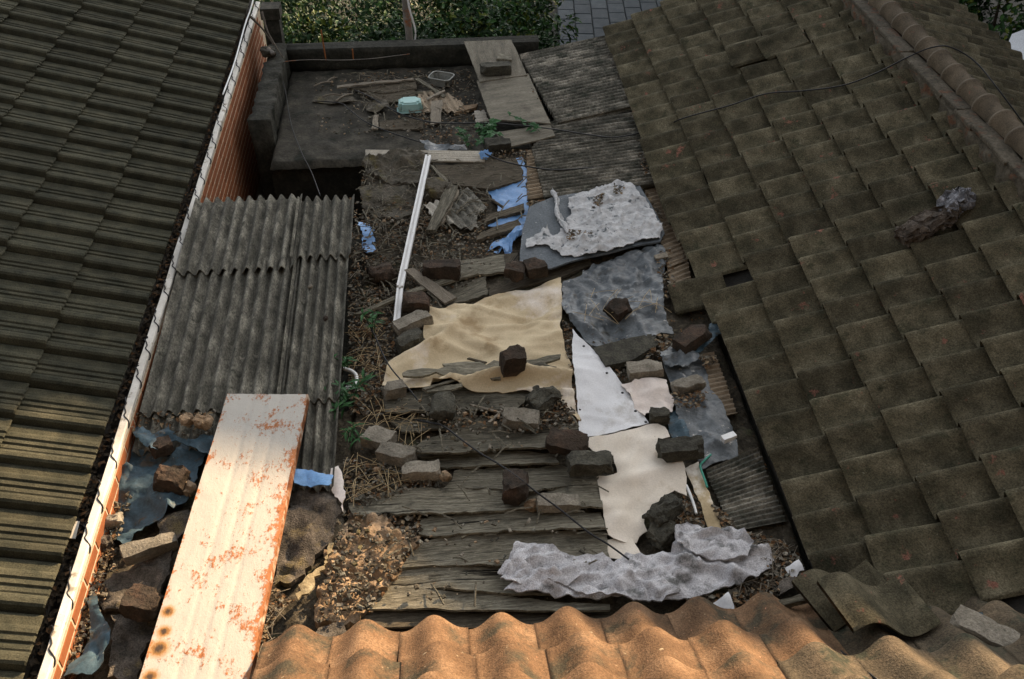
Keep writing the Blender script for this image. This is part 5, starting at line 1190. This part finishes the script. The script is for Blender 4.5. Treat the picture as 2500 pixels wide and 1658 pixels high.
weed(860, 1075, .03, 26, .06, .016, 'green weed lower down beside the slate roof edge', .09)
weed(845, 900, .05, 18, .06, .018, 'small weed above the large one by the slate edge', .06)
weed(912, 815, .05, 20, .06, .02, 'small green sprout left of the grey paver', .07)
weed(1180, 345, .0, 60, .07, .05, 'broad-leaved weed in front of the bowed plywood', .16)
weed(1290, 308, .09, 22, .06, .045, 'creeping weed tip on the plywood piece', .16, up=.2)
weed(1150, 358, .0, 30, .06, .045, 'broad-leaved weed above the blue plastic knot', .12)

# dead leaves, twigs and straw: nobody could count them
def litter(name, regions, label, leaf=(.012, .036), mats=(LEAF_A, LEAF_B, LEAF_C, LEAF_D), wt=(.22, .16, .38, .24)):
    items = []
    for (px, n, z0, z1) in regions:
        xs = [p[0] for p in px]; ys = [p[1] for p in px]; c = 0; guard = 0
        while c < n * .7 and guard < n * 30:
            guard += 1
            x, y = random.uniform(min(xs), max(xs)), random.uniform(min(ys), max(ys))
            if not inside(x, y, px): continue
            p = at(x, y, random.uniform(z0, z1)); a = random.uniform(0, 6.28); c += 1
            d = Vector((math.cos(a), math.sin(a), random.uniform(-.35, .35))).normalized(); nn = (Vector((0, 0, 1)) + rv() * .6).normalized()
            l = random.uniform(*leaf); r = random.random(); k = 0
            while k < 3 and r > sum(wt[:k + 1]): k += 1
            items.append((p, d, nn, l, l * random.uniform(.4, .75), k))
    o = leaves_mesh(name, items, list(mats)); tag(o, label, 'leaves', kind='stuff'); return o
R5 = lambda *p: Q(5, *p)
litter('leaf_litter', [
    (Q(2, (600, 560), (900, 480), (960, 700), (1030, 840), (900, 1010), (560, 980), (480, 760)), 900, -.115, -.085),
    (Q(2, (60, 500), (900, 470), (880, 560), (100, 620)), 420, -.115, -.09),
    (Q(2, (1180, 400), (1280, 500), (1440, 840), (1400, 860), (1290, 560)), 260, .06, .09),
    (Q(2, (1000, 1020), (1290, 1030), (1290, 1090), (1000, 1110)), 220, .02, .06),
    (Q(2, (150, 1180), (600, 1250), (600, 1560), (150, 1560)), 900, .01, .05),
    (Q(2, (500, 1240), (1010, 1290), (1010, 1560), (500, 1560)), 800, .01, .04),
    (R5((100, -60), (900, 0), (1200, 100), (1000, 330), (640, 560), (160, 640), (60, 900), (60, 300)), 2600, .01, .045),
    (R5((60, 600), (380, 640), (380, 880), (300, 1100), (300, 1300), (60, 1300)), 1400, .01, .05),
    (Q(2, (2030, 1050), (2130, 1020), (2200, 1150), (2080, 1200)), 200, .10, .13),
    (Q(2, (1280, 1380), (1400, 1365), (1440, 1400), (1290, 1430)), 120, .05, .10),
    (Q(2, (1900, 1270), (2080, 1250), (2240, 1560), (2180, 1560)), 220, .05, .09),
    (R5((2150, 200), (2260, 150), (2300, 460), (2210, 500)), 180, .06, .09),
    (R5((1520, 640), (1590, 700), (1600, 1000), (1650, 1300), (1640, 1440), (1590, 1080), (1530, 800)), 420, .03, .06),
    (R5((1320, 1200), (1520, 1150), (1620, 1380), (1420, 1400), (1330, 1380)), 420, .05, .11),
    (R5((1690, 790), (2150, 740), (2260, 780), (2240, 900), (1900, 1080), (1780, 900)), 500, .02, .06),
    (Z6(1400, 780, (1100, 200), (1350, 200), (1350, 400), (1150, 450), (1000, 560)), 160, .05, .09),
    (Z6(1400, 780, (1300, 1000), (1850, 980), (1800, 1200), (1400, 1210)), 160, .08, .10),
    (Z6(1400, 780, (1700, 480), (1950, 520), (1900, 660), (1800, 640)), 90, .06, .10),
    (Z6(1400, 1040, (1500, 800), (1700, 1000), (1800, 1400), (1300, 1300), (1500, 1000)), 420, .02, .07),
    (Z6(1400, 1040, (1880, 1050), (2150, 1250), (2200, 1400), (2040, 1450)), 220, .03, .06),
    (Z6(1250, 350, (1140, 720), (1260, 680), (1240, 820), (1080, 900)), 120, .125, .14),
    (Z6(1250, 350, (760, 1180), (1100, 1200), (1040, 1320), (720, 1300)), 120, .125, .14),
    (Z6(1250, 350, (1400, 550), (1540, 600), (1500, 700), (1380, 680)), 60, .125, .145),
    (Q(9, (420, 560), (740, 640), (800, 760), (830, 860), (640, 1000), (330, 1060), (300, 980), (600, 830)), 900, .03, .10),
    (Q(9, (0, 1020), (330, 960), (420, 1090), (100, 1110)), 260, .04, .10),
    (R5((600, 1240), (1350, 1240), (1400, 1420), (700, 1400)), 260, .07, .10),
    (Q(8, (40, 60), (400, 100), (700, 230), (300, 320), (60, 440)), 700, .02, .06),
    (Q(8, (-40, 420), (560, 450), (540, 650), (300, 1000), (180, 1150), (260, 1000), (480, 620)), 360, .03, .08),
    (Q(7, (1830, 900), (2000, 1040), (1900, 1100), (1780, 1400), (1700, 1568), (1640, 1568), (1760, 1200)), 900, .04, .10),
    (Q(7, (620, 300), (820, 380), (760, 700), (560, 1300), (480, 1568), (420, 1568), (640, 700)), 900, .03, .09),
    (Q(4, (900, 1290), (1480, 1250), (1440, 1440), (860, 1420)), 200, .13, .16),
    (Q(5, (40, 440), (60, -200), (140, -200), (120, 600), (60, 620)), 200, .02, .06),
    ], 'scattered dead brown leaves and chips over the patched roofs')
# gutter litter
items = []
for k in range(1500):
    y = random.uniform(1.8, 9.4); a = random.uniform(0, 6.28)
    items.append((Vector((random.uniform(-1.765, -1.685), y, .12 + random.uniform(0, .03))), Vector((math.cos(a), math.sin(a), random.uniform(-.3, .3))).normalized(), (Vector((0, 0, 1)) + rv() * .5).normalized(), random.uniform(.02, .045), .02, random.choice((0, 2, 2, 2))))
o = leaves_mesh('leaf_litter', items, [LEAF_A, LEAF_B, LEAF_C, LEAF_D]); tag(o, 'dark leaves packed in the gutter behind the white coping', 'leaves', kind='stuff')
def straws(name, regions, label, mat, r=.0018, ln=(.06, .2)):
    v, f = [], []
    for (px, n, z0, z1) in regions:
        xs = [p[0] for p in px]; ys = [p[1] for p in px]; c = 0; g = 0
        while c < n and g < n * 30:
            g += 1
            x, y = random.uniform(min(xs), max(xs)), random.uniform(min(ys), max(ys))
            if not inside(x, y, px): continue
            c += 1; p = at(x, y, random.uniform(z0, z1)); a = random.uniform(0, 6.28); l = random.uniform(*ln)
            d = Vector((math.cos(a), math.sin(a), random.uniform(-.15, .25))) * l * .5
            s = Vector((-math.sin(a), math.cos(a), 0)) * r; u = Vector((0, 0, r)); q = len(v); k = Vector((0, 0, random.uniform(0, .02)))
            for (cc) in (p - d, p + k, p + d):
                v += [cc + s, cc + u, cc - s, cc - u]
            for b in (0, 4):
                for e in range(4): f.append((q + b + e, q + b + (e + 1) % 4, q + b + 4 + (e + 1) % 4, q + b + 4 + e))
    o = mesh_obj(name, v, f, mat); tag(o, label, 'straw', kind='stuff'); return o
straws('dry_straw', [(R5((150, 1200), (560, 1200), (640, 1400), (500, 1500), (200, 1500), (60, 1400)), 60, .04, .09), (Q(8, (20, 40), (320, 60), (430, 220), (200, 300), (20, 300)), 50, .03, .08), (R5((60, 640), (300, 700), (300, 1100), (80, 1100)), 45, .03, .08), (R5((1640, 420), (2200, 480), (2240, 700), (1680, 620)), 22, .09, .13)], 'dry straw stalks tangled between the weeds and the cement bricks', STRAW, r=.0014)
straws('twigs', [(Q(2, (60, 500), (900, 480), (960, 900), (150, 700)), 70, -.10, -.07), (R5((60, 0), (700, 0), (620, 540), (120, 620)), 120, .02, .06), (Q(2, (200, 1060), (1000, 1290), (940, 1560), (160, 1560)), 140, .03, .07), (Q(9, (420, 560), (740, 640), (800, 860), (330, 1060)), 60, .05, .10), (Q(7, (1830, 900), (1960, 1040), (1700, 1568), (1640, 1568)), 40, .06, .11)], 'fine twigs scattered over the patched roofs', WOOD_L, r=.0016, ln=(.05, .16))
# broken chips of mortar, slate and brick in the dirt
def chips(name, regions, label, mats, sz=(.008, .03)):
    v, f, mi = [], [], []
    for (px, n, z0, z1) in regions:
        xs = [p[0] for p in px]; ys = [p[1] for p in px]; c = g = 0
        while c < n and g < n * 30:
            g += 1
            x, y = random.uniform(min(xs), max(xs)), random.uniform(min(ys), max(ys))
            if not inside(x, y, px): continue
            c += 1; p = at(x, y, random.uniform(z0, z1)); s_ = random.uniform(*sz) * random.uniform(.5, 1); q = len(v)
            rot = Matrix.Rotation(random.uniform(0, 6.28), 3, 'Z') @ Matrix.Rotation(random.uniform(-.5, .5), 3, 'X')
            a, b, h = s_ * random.uniform(.7, 1.6), s_ * random.uniform(.5, 1), s_ * random.uniform(.25, .6)
            for (i, j, k) in ((-1, -1, -1), (1, -1, -1), (1, 1, -1), (-1, 1, -1), (-1, -1, 1), (1, -1, 1), (1, 1, 1), (-1, 1, 1)):
                r_ = .75 if k > 0 else 1
                v.append(p + rot @ Vector((i * a * .5 * r_ * random.uniform(.7, 1.1), j * b * .5 * r_ * random.uniform(.7, 1.1), k * h * .5 * random.uniform(.7, 1.2))))
            f += [tuple(i + q for i in t_) for t_ in BOXF]; mi += [random.randrange(len(mats))] * 6
    o = mesh_obj(name, v, f, None, None, False, mats=mats); o.data.polygons.foreach_set('material_index', mi); o.data.update()
    return tag(o, label, 'rubble', kind='stuff')
chips('rubble_chips', [(Q(2, (-180, 520), (900, 480), (960, 900), (560, 980), (-150, 900)), 420, -.115, -.095), (Q(2, (150, 1180), (1000, 1290), (1000, 1560), (150, 1560)), 520, .01, .05),
    (R5((60, -60), (900, 0), (1100, 100), (640, 540), (380, 860), (300, 1280), (60, 1280)), 800, .01, .05), (Q(8, (20, 60), (500, 120), (700, 250), (300, 320), (60, 440)), 260, .03, .06),
    (Q(8, (-20, 470), (520, 560), (430, 780), (200, 1080), (-150, 1180)), 420, .07, .12), (Q(7, (640, 250), (900, 300), (760, 900), (560, 1500), (430, 1568)), 380, .03, .10),
    (Q(9, (420, 560), (800, 760), (640, 1000), (330, 1060)), 160, .04, .10), (Q(8, (540, 480), (1790, 430), (1800, 900), (300, 1060)), 90, .085, .10), (R5((300, 1180), (1600, 1200), (1600, 1540), (520, 1560)), 160, .09, .11)],
    'small chips of mortar, slate and wood scattered in the dirt', [SAND, BRICK_G, BRICK_D, WOOD_D, FELT_D, SLATE])
straws('wood_splinters', [(Q(8, (140, 40), (1780, 40), (1800, 900), (300, 1080)), 26, .085, .095), (R5((300, 1180), (1600, 1180), (1640, 1540), (520, 1560)), 26, .09, .12), (R5((60, 0), (1000, 0), (700, 560), (100, 640)), 110, .03, .07), (Q(2, (150, 1080), (1280, 1090), (1250, 1560), (150, 1560)), 110, .05, .09), (Q(2, (0, 500), (900, 480), (960, 900), (100, 800)), 70, -.10, -.08)], 'thin grey wood splinters scattered over planks and dirt', WOOD, r=.0045, ln=(.04, .17))
